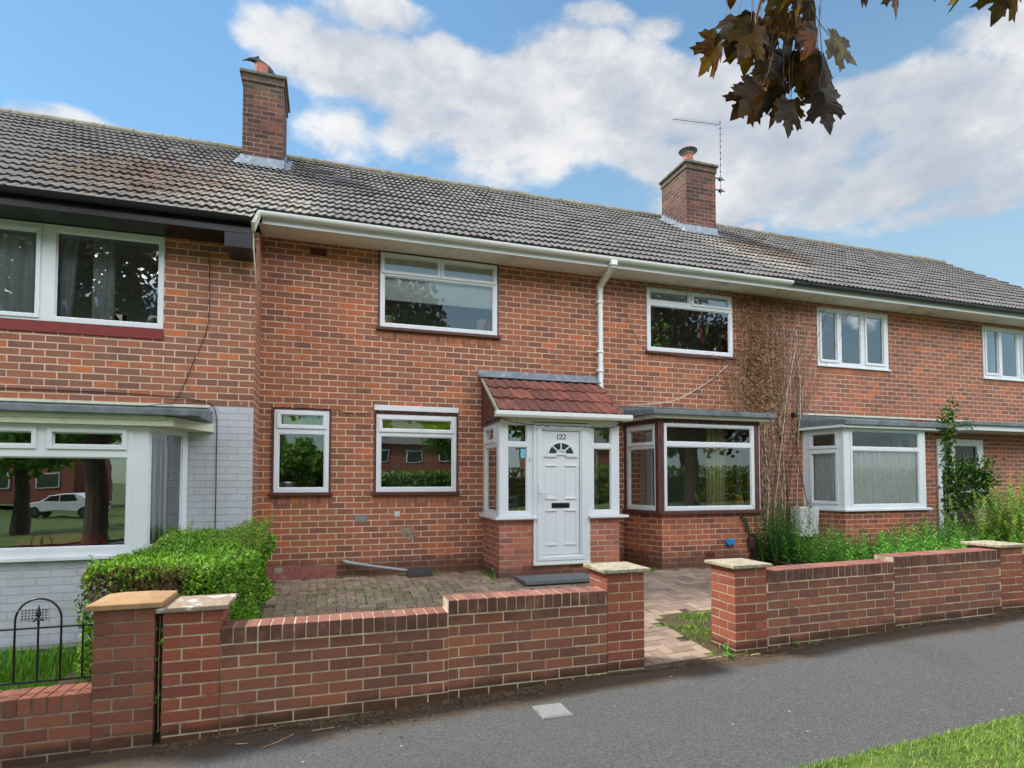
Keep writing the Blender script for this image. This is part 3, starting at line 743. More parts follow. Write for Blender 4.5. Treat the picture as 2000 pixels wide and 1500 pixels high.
# bay window
BX0, BX1, BY = 4.64, 6.41, -.75
B = MB()
fp = [(4.44, 0), (4.66, BY), (6.42, BY), (6.64, 0)]
ins = [(4.62, 0.05), (4.80, BY+.12), (6.28, BY+.12), (6.46, .05)]
def fence(mb, pts, z0, z1, th=.1):
    for (a, b) in zip(pts, pts[1:]):
        T = plane_T((a[0], a[1], 0), (b[0]-a[0], b[1]-a[1], 0)); L = math.dist(a, b)
        mb.slab(T, L, z1, [], -th, 0, 0, z0)
bay = MB(); fence(bay, fp, -.4, .785)
bayw = obj('bay_window', bay, M['brick_bay'], H, label='square bay window with brown posts over a brick base')
mb = MB()   # sill board follows the three sides
mb.prism([(4.42, .0, .785), (4.605, BY-.055, .785), (6.475, BY-.055, .785), (6.66, .0, .785), (6.5, .0, .785), (6.35, BY+.12, .785), (4.73, BY+.12, .785), (4.58, 0, .785)], (0, 0, .052))
obj('sill', mb, M['brown'], bayw, bevel=.004)
Tl = plane_T((4.475, -.01, 0), (.16, -.735, 0)); Ll = math.hypot(.16, .735)
Tr = plane_T((6.43, BY+.005, 0), (.16, .735, 0))
TB = plane_T((0, BY, 0), (1, 0, 0))
mb = MB()
mb.box(4.605, 4.70, BY-.005, BY+.08, .837, 2.14); mb.box(6.31, 6.405, BY-.005, BY+.08, .837, 2.14)
mb.box(4.455, 4.505, -.06, 0, .837, 2.14); mb.box(6.56, 6.61, -.06, 0, .837, 2.14)
mb.prism([(4.44, 0, 2.135), (4.60, BY-.012, 2.135), (6.415, BY-.012, 2.135), (6.62, 0, 2.135), (6.5, 0, 2.135), (6.33, BY+.08, 2.135), (4.69, BY+.08, 2.135), (4.55, 0, 2.135)], (0, 0, .065))
obj('timber_post', mb, M['brown'], bayw, bevel=.003)
window(bayw, 'frame', TB, 4.702, 6.308, .84, 2.135, [(4.745, 6.25, 1.856, 2.09), (4.745, 6.25, .895, 1.79)], glass='glass_bay')
window(bayw, 'frame', Tl, .03, Ll-.03, .84, 2.135, [(.12, Ll-.12, 1.855, 2.055), (.1, Ll-.1, .9, 1.765)], (0,))
window(bayw, 'frame', Tr, .03, Ll-.03, .84, 2.135, [(.12, Ll-.12, 1.855, 2.055), (.1, Ll-.1, .9, 1.765)], (0,))
mb = MB()
mb.prism([(4.33, -.01, 2.2), (4.50, BY-.09, 2.2), (6.53, BY-.09, 2.2), (6.70, -.01, 2.2)], (0, 0, .05))
obj('bay_soffit', mb, M['cream'], bayw, bevel=.004)
def felt_roof(parent, x0, x1, y, z0, z1, zt, sx=.15):
    mb = MB()
    lo = [(x0, -.0, z0), (x0+sx, y, z0), (x1-sx, y, z0), (x1, 0, z0)]
    hi = [(x0, -.0, z1+.05), (x0+sx, y, z1), (x1-sx, y, z1), (x1, 0, z1+.05)]
    top = [(x0+.05, 0, zt), (x1-.1, 0, zt)]
    mb.add(lo+hi+top, [(3, 2, 1, 0), (0, 1, 5, 4), (1, 2, 6, 5), (2, 3, 7, 6), (4, 5, 6, 7, 9, 8), (0, 4, 8, 9, 7, 3)])
    return obj('bay_roof', mb, M['felt'], parent, bevel=.012)
felt_roof(bayw, 4.30, 6.78, BY-.15, 2.248, 2.325, 2.47)
boxobj('mortar_fillet', 'mortar_grey', bayw, 4.3, 6.72, -.02, .01, 2.46, 2.485)
AIRV(H, 5.39, 5.575, .13, .215, BY-.006)

# porch
PX0, PX1, PY = 2.165, 3.935, -.8
mb = MB(); T = plane_T((0, PY, 0), (1, 0, 0))
mb.slab(T, PX1, .765, [(2.64, 3.475, .155, 1.0)], -.1, 0, PX0, -.3)
TPL = plane_T((PX0, 0, 0), (0, -1, 0)); TPR = plane_T((PX1, PY, 0), (0, 1, 0))
mb.slab(TPL, .7, .765, [], -.1, 0, 0, -.3); mb.slab(TPR, .8, .765, [], -.1, 0, .1, -.3)
porch = obj('porch', mb, M['brick_porch'], H, label='small brick and white plastic entrance porch with red roof tiles')
TP = plane_T((0, PY+.01, 0), (1, 0, 0))
window(porch, 'frame', TP, 2.168, 2.645, .805, 2.085, [(2.283, 2.552, 1.80, 2.043), (2.283, 2.552, .868, 1.735)])
window(porch, 'frame', TP, 3.46, 3.935, .805, 2.085, [(3.541, 3.812, 1.80, 2.043), (3.541, 3.812, .868, 1.735)])
TQ = plane_T((PX0+.005, 0, 0), (0, -1, 0)); TQR = plane_T((PX1-.005, PY, 0), (0, 1, 0))
for Tq in (TQ, TQR):
    window(porch, 'frame', Tq, 0, .79, .805, 2.085, [(.13, .60, 1.845, 2.0), (.12, .69, .872, 1.745)], (0,))
for a, b in ((2.095, 2.675), (3.455, 4.05)):
    mb = MB(); mb.box(a, b, PY-.075, PY+.05, .767, .803)
    if a < 3: mb.box(2.095, 2.165, PY+.05, 0, .767, .803)
    else: mb.box(3.94, 4.05, PY+.05, 0, .767, .803)
    obj('sill', mb, M['white'], porch, bevel=.006)
mb = MB(); mb.box(2.15, 3.95, -.85, -.70, 2.083, 2.16); mb.box(2.15, 3.95, -.7, -.02, 2.10, 2.12)
obj('porch_fascia', mb, M['cream'], porch, bevel=.003)
pz = lambda y: 2.205+.68*(y+.93)
for x in (2.125, 3.91): mb = MB(); mb.prism([(x, -.86, 2.07), (x, -.01, 2.07), (x, -.01, pz(-.01)-.04), (x, -.88, pz(-.88)-.03)], (.03, 0, 0)); obj('porch_cheek', mb, M['brown'], porch)
for x in (2.100, 3.93): mb = MB(); mb.prism([(x, -.93, pz(-.93)-.045), (x, -.05, pz(-.05)-.045), (x, -.05, pz(-.05)+.01), (x, -.93, pz(-.93)+.01)], (.022, 0, 0)); obj('barge_strip', mb, M['cream'], porch)
tile_roof('porch_roof', 'redtile', porch, 2.115, 3.94, -.93, 0, pz, [-.945, -.665, -.385, -.08], roll=.15, amp=.018, lip=.03, seg=10, tw=2)
mb = MB(); mb.box(2.07, 3.995, -.022, -.001, 2.80, 2.905)
mb.prism([(2.08, -.02, 2.835), (2.08, -.17, pz(-.17)+.068), (2.08, -.17, pz(-.17)+.055), (2.08, 0, 2.78)], (1.9, 0, 0))
obj('lead_flashing', mb, M['lead'], porch)
gutter('gutter', 'gutter', porch, 2.075, 4.055, -.90, 2.195, r=.045, sq=True, brackets=.62)

# front door 122
TD = plane_T((0, PY-.005, 0), (1, 0, 0))
mb = MB()
mb.slab(TD, 3.445, 2.07, [(2.765, 3.322, .276, 1.966)], -.06, .022, 2.64, .165)
mb.slab(TD, 3.40, 2.03, [(2.745, 3.342, .255, 1.985)], .022, .034, 2.69, .205)
mb.slab(TD, 3.475, 2.085, [], -.05, .012, 3.445, .165)
obj('door_frame', mb, M['white'], H, bevel=.005)
mb = MB(); mb.box(2.63, 3.48, PY-.05, PY, .145, .168); obj('door_sill', mb, M['cream'], H, bevel=.004)
mb = MB(); mb.slab(TD, 3.316, 1.960, [], -.04, .004, 2.771, .282)
dc = 3.043; sp_z = 1.652
def moulded(mb, u0, u1, v0, v1):
    mb.slab(TD, u1, v1, [(u0+.012, u1-.012, v0+.012, v1-.012)], .003, .009, u0, v0)
    for vv, s_ in ((v1, -1), (v0, 1)):           # bold top and bottom mouldings
        lo, hi = (vv-.02, vv) if s_ < 0 else (vv, vv+.02)
        mb.prism([TD(u0, hi, .004), TD(u1, hi, .004), TD(u1, hi, .018), TD(u0, hi, .018)], TD(0, lo-hi, 0)-TD(0, 0, 0))
for (a, b) in ((2.82, 2.985), (3.10, 3.272)):
    moulded(mb, a, b, 1.03, 1.50); moulded(mb, a, b, .405, .888)
for (a, b) in ((2.806, 2.975), (3.112, 3.284)):   # ledge under the fanlight
    mb.prism([TD(a, 1.602, .004), TD(b, 1.602, .004), TD(b, 1.612, .026), TD(a, 1.612, .026), TD(a, 1.624, .026), TD(b, 1.624, .026)][:4], TD(0, .022, 0)-TD(0, 0, 0))
    mb.slab(TD, b, 1.624, [], .004, .024, a, 1.604)
def arc(mb, r0, r1, n0, n1, a0=0, a1=math.pi, n=20, cu=dc, cv=sp_z, ky=.80):
    for k in range(n):
        w0, w1 = a0+(a1-a0)*k/n, a0+(a1-a0)*(k+1)/n
        q = [(cu+r*math.cos(w), cv+r*math.sin(w)*ky) for r, w in ((r0, w0), (r1, w0), (r1, w1), (r0, w1))]
        mb.prism([TD(u, v, n0) for u, v in q], TD(0, 0, n1-n0)-TD(0, 0, 0))
arc(mb, .180, .208, .004, .022); arc(mb, .052, .075, .004, .02)
mb.slab(TD, 3.25, 1.655, [], .004, .02, 2.835, 1.632)
for w in (R(45), R(90), R(135)):
    d = Vector((math.cos(w), math.sin(w)*.8)); e = Vector((-d.y, d.x)).normalized()*.009
    q = [Vector((dc, sp_z))+d*.07-e, Vector((dc, sp_z))+d*.185-e, Vector((dc, sp_z))+d*.185+e, Vector((dc, sp_z))+d*.07+e]
    mb.prism([TD(a.x, a.y, .004) for a in q], TD(0, 0, .015)-TD(0, 0, 0))
door = obj('front_door', mb, M['white'], H, bevel=.0025)
mb = MB(); arc(mb, .075, .181, .004, .007); obj('fanlight', mb, M['fanglass'], door)
mb = MB(); mb.slab(TD, 3.168, .982, [], .003, .012, 2.906, .912); mb.slab(TD, 3.158, .972, [], .012, .017, 2.916, .928)
obj('letterbox', mb, M['black'], door, bevel=.002)
mb = MB(); mb.slab(TD, 2.738, 1.245, [], .02, .047, 2.706, 1.0)
mb.tube([TD(2.722, 1.122, .03), TD(2.722, 1.122, .075), TD(2.74, 1.122, .08), TD(2.855, 1.118, .08)], .009)
obj('handle', mb, M['white'], door, bevel=.003)
mb = MB(); mb.lathe(TD(2.722, 1.035, .036), [(0, 0), (.005, 0), (.005, .012), (0, .012)], 8); obj('keyhole', mb, M['dark'], door)
# number 122
def stroke(mb, pts, ws, n0=.004, n1=.009):
    pts = [Vector(p) for p in pts]; L_, R_ = [], []
    for i, p in enumerate(pts):
        t = (pts[min(i+1, len(pts)-1)]-pts[max(i-1, 0)]).normalized(); nn = Vector((-t.y, t.x))*ws[i]/2
        L_.append(p+nn); R_.append(p-nn)
    for i in range(len(pts)-1):
        mb.prism([TD(a.x, a.y, n0) for a in (L_[i], L_[i+1], R_[i+1], R_[i])], TD(0, 0, n1-n0)-TD(0, 0, 0))
mb = MB(); zb, zt = 1.852, 1.921; hh = zt-zb
stroke(mb, [(2.996, zb), (2.996, zt)], [.010, .010])
stroke(mb, [(2.985, zt-.010), (2.997, zt-.001)], [.004, .005]); stroke(mb, [(2.985, zb+.002), (3.007, zb+.002)], [.004, .004])
for x in (3.018, 3.072):
    cu, cv = x+.019, zt-.021
    pts = [(cu-.018, cv-.004)]+[(cu+.019*math.cos(w), cv+.020*math.sin(w)) for w in [math.pi*(1-k/9) for k in range(10)]]
    pts += [(cu+.016, cv-.012), (cu+.004, cv-.028), (cu-.02, zb+.003)]
    stroke(mb, pts, [.006, .005, .004, .0045, .005, .005, .006, .0075, .009, .010, .010, .010, .007, .004])
    stroke(mb, [(cu-.021, zb+.004), (cu+.02, zb+.004)], [.008, .007]); stroke(mb, [(cu+.02, zb+.002), (cu+.024, zb+.014)], [.005, .003])
obj('house_number', mb, M['dark'], door)
mb = MB(); mb.slab(TD, 2.607, 1.595, [], 0, .02, 2.588, 1.555); bell = obj('doorbell', mb, M['cream'], H, bevel=.003)
# parts of the chimney (shared with the left-hand neighbour)
def chimney(parent, x0, x1, y0, y1, zt, potx, poty, cowl, label):
    mb = MB(); zb = roof_z(y0)-.3
    mb.box(x0, x1, y0, y1, zb, zt-.17); mb.box(x0-.02, x1+.02, y0-.02, y1+.02, zt-.17, zt-.05)
    ch = obj('chimney', mb, M['chim'], parent, label=label)
    mb = MB(); mb.box(x0-.055, x1+.055, y0-.055, y1+.055, zt-.05, zt+.005)
    mb.prism([(x0-.03, y0-.03, zt), (x1+.03, y0-.03, zt), (x1-.1, y0+.15, zt+.05), (x0+.1, y0+.15, zt+.05)], (0, .02, 0))
    obj('chimney_cap', mb, simple('weathered_cap', C(104, 102, 88), .95, vary=.25, vscale=12, bump=.006, bscale=40, dirt=C(160, 128, 60), dscale=14, dth=(.62, .68)), ch, bevel=.01)
    fl = MB()
    zf = roof_z(y0)
    fl.box(x0-.03, x1+.03, y0-.022, y0-.002, zf-.06, zf+.17)
    fl.prism([(x0-.05, y0-.02, zf+.0), (x1+.08, y0-.02, zf+.0), (x1+.08, y0-.24, roof_z(y0-.24)+.055), (x0-.05, y0-.24, roof_z(y0-.24)+.055)], (0, 0, .006))
    for xs, d in ((x0, -1), (x1, 1)):            # stepped side flashing
        y = y0
        while y < min(y1, RIDGE_Y)-.02:
            e = min(y+.115, y1); za = roof_z(y)
            fl.prism([(xs+d*.006, y, roof_z(y)-.02), (xs+d*.006, e, roof_z(e)-.02), (xs+d*.006, e, roof_z(e)+.13), (xs+d*.006, y, roof_z(y)+.17-.0)], (d*.012, 0, 0)); y = e
        fl.prism([(xs, y0-.1, roof_z(y0-.1)+.04), (xs, min(y1, RIDGE_Y), roof_z(min(y1, RIDGE_Y))+.04), (xs+d*.13, min(y1, RIDGE_Y), roof_z(min(y1, RIDGE_Y))+.04), (xs+d*.13, y0-.1, roof_z(y0-.1)+.04)], (0, 0, .006))
    obj('lead_flashing', fl, M['lead'], ch)
    mb = MB()
    if cowl:
        mb.lathe((potx, poty, zt), [(.14, 0), (.12, .05), (.105, .27), (.12, .29), (0, .29)], 24)
        pt = obj('chimney_pot', mb, M['pot'], ch)
        mb = MB(); mb.lathe((potx, poty, zt+.25), [(.02, .02), (.115, .03), (.125, .08), (.2, .115), (.205, .125), (.12, .15), (0, .16)], 28)
        obj('cowl', mb, M['steel'], ch)
    else:
        mb.lathe((potx, poty, zt-.01), [(.13, 0), (.12, .06), (.11, .29), (.118, .31), (.1, .32), (0, .3)], 24)
        obj('chimney_pot', mb, M['pot'], ch)
    return ch
chimney(H, 7.30, 8.05, 2.35, 3.3, 8.21, 7.53, 2.6, True, 'right chimney with a metal cowl on its pot')
# ================================================================= RIGHT HOUSE
Q = thing('terraced_house', 'right-hand brick terraced house with net curtains, white bay and dark maroon door', 'house', (12, 2, .1))
RX0, RX1 = 7.33, 16.55
wall('front_wall', 'brick_r', Q, RX0, RX1, -.5, EAVE, 0, [(8.372, 10.062, 3.376, 4.43), (12.62, 14.31, 3.376, 4.43), (8.3, 9.9, .82, 2.14), (11.27, 12.51, .12, 2.1)])
interior(Q, RX0+.02, RX1-.3, .285, 4.2, .1, 2.38, 4.6, (10.9,))
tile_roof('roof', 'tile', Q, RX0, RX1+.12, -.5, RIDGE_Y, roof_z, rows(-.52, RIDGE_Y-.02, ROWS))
ridge(Q, RX0, RX1+.1); rear_slope(Q, RX0, RX1+.1); end_gable(Q, RX1, 0, 7.2, -.5, 'brick_r')
boxobj('soffit', 'soffit', Q, RX0, RX1, -.41, -.002, 4.500, 4.515)
boxobj('fascia', 'white', Q, RX0, RX1, -.432, -.41, 4.492, 4.625, bevel=.003)
gutter('gutter', 'greypipe', Q, 7.37, RX1+.1, -.434, 4.612, r=.052, bm='black')
for (a, m1, m2, b) in ((8.372, 8.875, 9.45, 10.062), (12.62, 13.12, 13.69, 14.31)):
    window(Q, 'window', FT, a, b, 3.376, 4.428, [(a+.085, m1-.06, 3.47, 4.345), (m1+.055, m2-.06, 3.43, 4.345), (m2+.075, b-.12, 3.47, 4.33)], (0, 2), glass='glass_hi', label='three-light upper window reflecting the %s' % ('sky and a tree' if a < 10 else 'roof opposite'))
    boxobj('window_sill', 'white', Q, a-.02, b+.03, -.035, .05, 3.345, 3.375, bevel=.004)
    soldiers(Q, FT, a, b+.04, 3.343)
# its bay
by = -.7
fp = [(7.99, 0), (8.16, by), (10.03, by), (10.20, 0)]
mb = MB(); fence(mb, fp, -.4, .775)
bay2 = obj('bay_window', mb, M['brick_bay'], Q, label='white framed bay window hung with net curtains')
mb = MB(); mb.prism([(7.95, 0, .775), (8.12, by-.06, .775), (10.08, by-.06, .775), (10.27, 0, .775), (10.1, 0, .775), (9.93, by+.1, .775), (8.26, by+.1, .775), (8.1, 0, .775)], (0, 0, .04))
obj('sill', mb, M['white'], bay2, bevel=.006)
T2 = plane_T((0, by, 0), (1, 0, 0)); T2l = plane_T((8.0, -.005, 0), (.17, -.69, 0)); T2r = plane_T((10.01, by+.005, 0), (.17, .69, 0)); L2 = math.hypot(.17, .69)
window(bay2, 'frame', T2, 8.30, 9.99, .812, 2.16, [(8.345, 9.845, 1.85, 2.12), (8.345, 9.845, .882, 1.79)], glass='glass_lo')
for Tz in (T2l, T2r):
    window(bay2, 'frame', Tz, .0, L2-.0, .812, 2.16, [(.17, L2-.13, 1.87, 2.08), (.17, L2-.13, .93, 1.75)], (0, 1), glass='glass_lo')
boxobj('corner_post', 'white', bay2, 8.165, 8.30, by-.004, by+.08, .812, 2.16, bevel=.006)
mb = MB(); mb.prism([(7.9, -.01, 2.165), (8.05, by-.1, 2.165), (10.15, by-.1, 2.165), (10.3, -.01, 2.165)], (0, 0, .045)); obj('bay_soffit', mb, M['white'], bay2, bevel=.004)
felt_roof(bay2, 7.92, 10.62, by-.14, 2.21, 2.292, 2.47, .14)
boxobj('mortar_fillet', 'cream', bay2, 7.9, 14, -.02, .01, 2.455, 2.485)
# canopy, door
mb = MB(); mb.prism([(10.75, 0, 2.23), (11.45, -.55, 2.23), (14.6, -.55, 2.23), (14.6, 0, 2.23)], (0, 0, .09)); obj('door_canopy', mb, M['white'], Q, bevel=.005)
mb = MB(); mb.prism([(10.6, 0, 2.322), (11.42, -.6, 2.322), (14.6, -.6, 2.322), (14.6, 0, 2.322)], (0, 0, .075)); obj('canopy_roof', mb, M['felt'], Q, bevel=.01)
mb = MB(); mb.slab(FT, 12.51, 2.1, [(11.37, 11.59, .35, 1.95), (11.72, 12.34, .17, 1.97)], -.07, .03, 11.25, .12)
obj('door_frame', mb, M['white'], Q, bevel=.005)
mb = MB(); mb.slab(FT, 12.345, 1.975, [], -.06, -.01, 11.715, .165)
d2 = obj('front_door', mb, M['maroon'], Q); 
mb = MB(); mb.slab(FT, 12.05, 1.85, [], -.01, -.004, 12.0, 1.45); mb.slab(FT, 12.14, 1.85, [], -.01, -.004, 12.09, 1.45); obj('door_light', mb, M['fanglass'], d2)
mb = MB(); mb.slab(FT, 12.16, 1.12, [], -.01, .004, 11.9, 1.05); obj('letterbox', mb, M['meter'], d2)
mb = MB(); mb.quad(FT(11.37, .35, -.02), FT(11.59, .35, -.02), FT(11.59, 1.95, -.02), FT(11.37, 1.95, -.02)); obj('side_light', mb, M['glass'], Q)
boxobj('door_step', 'concrete', Q, 11.1, 12.7, -.4, 0, -.1, .11)

# ================================================================= LEFT HOUSE
K = thing('terraced_house', 'left-hand terraced house with white painted lower brickwork and black guttering', 'house', (-4, 2, -.35))
LX0, LX1 = -9.2, -.86
ly = -.6
hl = [(-4.9, -1.832, 3.03, 4.11), (-4.7, -1.75, .5, 1.87)]
wall('front_wall', 'brick_l', K, LX0, LX1, 2.165, 4.13, ly, hl, th=.25)
wall('painted_wall', 'painted', K, LX0, LX1, -.6, 2.165, ly, hl, th=.25)
mb = MB(); mb.prism([(LX1-.0, -.35, -.5), (LX1, 0, -.5), (LX1, 0, 4.5), (LX1, -.35, 4.4)], (-.2, 0, 0)); obj('side_wall', mb, M['brick_l'], K)
# the little return wall between the two fronts, red brick
mb = MB(); mb.box(LX1-.004, LX1+.006, ly+.002, -.001, -.5, 4.2); obj('return_wall', mb, M['brick_r'], K)
interior(K, LX0, LX1-.22, ly+.255, 3.6, -.25, 2.3, 4.4)
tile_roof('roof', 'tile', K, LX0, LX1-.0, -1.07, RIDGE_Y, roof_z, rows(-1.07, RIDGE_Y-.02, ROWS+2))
ridge(K, LX0, LX1); rear_slope(K, LX0, LX1)
mb = MB(); x = LX0
while x < LX1-.05:
    e = min(x+.098, LX1-.02); mb.box(x+.003, e, -1.0, ly-.002, 4.118, 4.13); x += .1
mb.box(LX0, LX1-.02, -1.0, ly-.002, 4.124, 4.134)
obj('soffit', mb, M['black'], K)
mb = MB(); mb.box(LX0, LX1+.0, -1.02, -.998, 4.105, 4.25); mb.box(-1.14, LX1, -1.035, ly-.002, 3.93, 4.1)
obj('fascia', mb, M['black'], K, bevel=.004)
gutter('gutter', 'black', K, LX0, LX1-.02, -1.022, 4.265, r=.055)
mb = MB()   # cream verge of the step in the roof
mb.prism([(LX1+.0, -1.10, roof_z(-1.1)-.0), (LX1, -.5, roof_z(-.5)+.0), (LX1, -.5, roof_z(-.5)-.1), (LX1, -1.02, 4.14)], (.035, 0, 0))
mb.prism([(LX1+.007, -1.0, 4.15), (LX1+.007, -.97, 4.15), (LX1+.007, -.80, 3.93), (LX1+.007, -.62, 3.66), (LX1+.007, -.66, 3.66), (LX1+.007, -.98, 3.95)], (.006, 0, 0))
obj('verge', mb, M['cream'], K)
window(K, 'window', LT, -4.9, -1.832, 3.03, 4.11, [(-4.75, -3.06, 3.10, 4.02), (-2.885, -1.885, 3.085, 4.04)], (0,), proud=.02, label='wide upper window with grey curtains and ornaments on its sill')
boxobj('panel', 'redpanel', K, -4.95, -1.825, ly-.016, ly+.01, 2.912, 3.028)
ly2 = -1.22
fp = [(-4.9, ly), (-4.6, ly2), (-1.79, ly2), (-1.55, ly)]
mb = MB(); fence(mb, fp, -.6, .487)
bay3 = obj('bay_window', mb, M['painted'], K, label='big white bay window over white painted brick')
mb = MB(); mb.prism([(-4.95, ly, .487), (-4.66, ly2-.06, .487), (-1.76, ly2-.06, .487), (-1.49, ly, .487), (-1.6, ly, .487), (-1.85, ly2+.1, .487), (-4.5, ly2+.1, .487), (-4.8, ly, .487)], (0, 0, .04))
obj('sill', mb, M['white'], bay3, bevel=.006)
T3 = plane_T((0, ly2-.005, 0), (1, 0, 0)); T3r = plane_T((-1.80, ly2, 0), (.24, .61, 0)); L3 = math.hypot(.24, .61); T3l = plane_T((-4.84, ly, 0), (.24, -.61, 0))
window(bay3, 'frame', T3, -4.6, -1.925, .527, 1.85, [(-4.4, -3.64, 1.642, 1.772), (-3.4, -2.80, 1.642, 1.772), (-2.63, -2.022, 1.642, 1.772), (-4.45, -1.978, .612, 1.52)], (0, 1, 2), proud=.015)
mb = MB(); mb.box(-1.95, -1.79, ly2-.012, ly2+.08, .527, 1.85); obj('corner_post', mb, M['white'], bay3, bevel=.008)
for Tz in (T3r, T3l): window(bay3, 'frame', Tz, .0, L3, .527, 1.85, [(.05, L3-.09, .60, 1.80)])
mb = MB(); mb.prism([(-5.0, ly, 1.85), (-4.75, ly2-.10, 1.85), (-1.55, ly2-.10, 1.85), (-1.28, ly, 1.85)], (0, 0, .10)); mb.box(-4.7, -1.62, ly2-.115, ly2-.095, 1.91, 1.955); obj('bay_soffit', mb, M['cream'], bay3, bevel=.004)
mb = MB(); zt = 2.145
lo = [(-5.1, ly, 1.955), (-4.9, ly2-.18, 1.955), (-1.30, ly2-.18, 1.955), (-1.30, ly, 1.955)]
hi = [(a, b, c+.075+(.0 if b < -1 else .07)) for a, b, c in lo]
top = [(-5.0, ly, zt), (-1.36, ly, zt)]
mb.add(lo+hi+top, [(3, 2, 1, 0), (0, 1, 5, 4), (1, 2, 6, 5), (2, 3, 7, 6), (4, 5, 6, 7, 9, 8), (0, 4, 8, 9, 7, 3)])
obj('bay_roof', mb, M['felt'], bay3, bevel=.012)
boxobj('mortar_fillet', 'cream', bay3, -5, -1.33, ly-.02, ly, 2.14, 2.17)
chimney(K, -1.435, -.80, 2.3, 3.15, 8.225, -1.18, 2.55, False, 'left chimney with a bare terracotta pot')
# perforated vent by the ground
mb = MB(); mb.box(-2.86, -2.62, ly2-.008, ly2+.01, -.09, .03); vt = obj('air_vent', mb, M['painted'], K)
mb = MB()
for i in range(8):
    for j in range(4): mb.box(-2.845+i*.028, -2.831+i*.028, ly2-.011, ly2-.006, -.08+j*.027, -.068+j*.027)
obj('vent_hole', mb, M['dark'], vt)
# ================================================================= FRONT GARDEN WALLS, laid brick by brick
YW = -3.966
HB = .077
def pier(parent, x0, z_top, lab, mat='unit_pier', w=.33, y0=YW, capm='cap', mort='mortar', tan=False, base=-.6):
    """one and a half brick square pier, pinwheel bond"""
    b = .1035; l = w-b-.0 ; g_ = .01
    mb = MB(); n = int((z_top-base)/HB)
    for k in range(n):
        z1 = z_top-.008-k*HB; z0 = z1-.067
        z0 += random.uniform(-.0015, .0015)
        a = w-.113; j = lambda: random.uniform(-.0012, .0012)
        if k % 2 == 0: cells = [(0, a, 0, .1025), (a+.0105, w, 0, a), (.1135, w, a+.0105, w), (0, .1025, .113, w)]
        else: cells = [(.113, w, 0, .1025), (w-.1025, w, .113, w), (0, a, w-.1025, w), (0, .1025, 0, a)]
        for (xa, xb, ya, yb) in cells: mb.box(x0+xa+j(), x0+xb+j(), y0+ya+j(), y0+yb+j(), z0, z1)
    pr = obj('pier', mb, M[mat], parent, bevel=.003, label=lab)
    mb = MB(); e = .0045; mb.box(x0+e, x0+w-e, y0+e, y0+w-e, base, z_top); obj('mortar', mb, M[mort], pr)
    mb = MB(); o = .045; h = .03 if not tan else .034
    X0, X1, Y0, Y1 = x0-o+.008, x0+w+o, y0-o+.015, y0+w+o
    zz = z_top; c = ((X0+X1)/2, (Y0+Y1)/2, zz+h+(.012 if not tan else .028))
    if not tan:
        vs = [(X0, Y0, zz), (X1, Y0, zz), (X1, Y1, zz), (X0, Y1, zz), (X0, Y0, zz+h), (X1, Y0, zz+h), (X1, Y1, zz+h), (X0, Y1, zz+h), c]
        mb.add(vs, [(3, 2, 1, 0), (0, 1, 5, 4), (1, 2, 6, 5), (2, 3, 7, 6), (3, 0, 4, 7), (4, 5, 8), (5, 6, 8), (6, 7, 8), (7, 4, 8)])
    else:
        r = .12
        vs = [(X0, Y0, zz), (X1, Y0, zz), (X1, Y1, zz), (X0, Y1, zz), (X0, Y0, zz+h), (X1, Y0, zz+h), (X1, Y1, zz+h), (X0, Y1, zz+h),
              (X0+r, Y0+r, c[2]), (X1-r, Y0+r, c[2]), (X1-r, Y1-r, c[2]), (X0+r, Y1-r, c[2])]
        mb.add(vs, [(3, 2, 1, 0), (0, 1, 5, 4), (1, 2, 6, 5), (2, 3, 7, 6), (3, 0, 4, 7), (4, 5, 9, 8), (5, 6, 10, 9), (6, 7, 11, 10), (7, 4, 8, 11), (8, 9, 10, 11)])
    obj('pier_cap', mb, M[capm], pr, bevel=.006)
    return pr

def run(parent, x0, x1, segs, mat='unit', mort='mortar', cope='unit_cope', tilt=0.0, base=-.6, phase=0, name='wall'):
    """segs: (xa, xb, top of coping). Stretcher bond under a brick-on-edge coping."""
    mb = MB(); cm = MB(); mm = MB(); W_ = .215
    dz = lambda x: tilt*(x-x0)
    ztop = max(s[2] for s in segs)
    zref = segs[0][2]-.105
    for (xa, xb, zt) in segs:
        body = zt-.105
        mm.prism([(xa, YW+.004, base), (xb, YW+.004, base), (xb, YW+.004, body+dz(xb)+.002), (xa, YW+.004, body+dz(xa)+.002)], (0, W_-.008, 0))
        mm.prism([(xa, YW+.006, body+dz(xa)), (xb, YW+.006, body+dz(xb)), (xb, YW+.006, zt+dz(xb)-.005), (xa, YW+.006, zt+dz(xa)-.005)], (0, W_-.012, 0))
        x = xa+.002
        while x < xb-.03:
            w = random.uniform(.063, .068); e = min(x+w, xb-.001); j = random.uniform(-.002, .002); q = random.uniform(-.003, .003)
            cm.box(x, e, YW+q-.0005, YW+W_+q, body+dz(x)+.003, zt+dz(x)+j); x += .0745
        k = 0; n = int((body-base)/HB)
        for k in range(n):
            z1 = body-.008-k*HB; z0 = z1-.067; gk = k+int(round((zref-body)/HB))
            for (ya, yb) in ((YW, YW+.1), (YW+W_-.1, YW+W_)):
                x = x0-.5+(.1125 if gk % 2 else 0)+phase
                while x < xb:
                    a, b = max(x, xa+.003), min(x+.215, xb-.0)
                    if b-a > .025:
                        j = random.uniform(-.0015, .0015)
                        mb.box(a, b, ya+j, yb+j, z0+dz(a)+random.uniform(-.001, .001), z1+dz(a))
                    x += .225
    r_ = obj(name, mb, M[mat], parent, bevel=.003)
    obj('mortar', mm, M[mort], r_); obj('coping', cm, M[cope], r_, bevel=.004)
    return r_

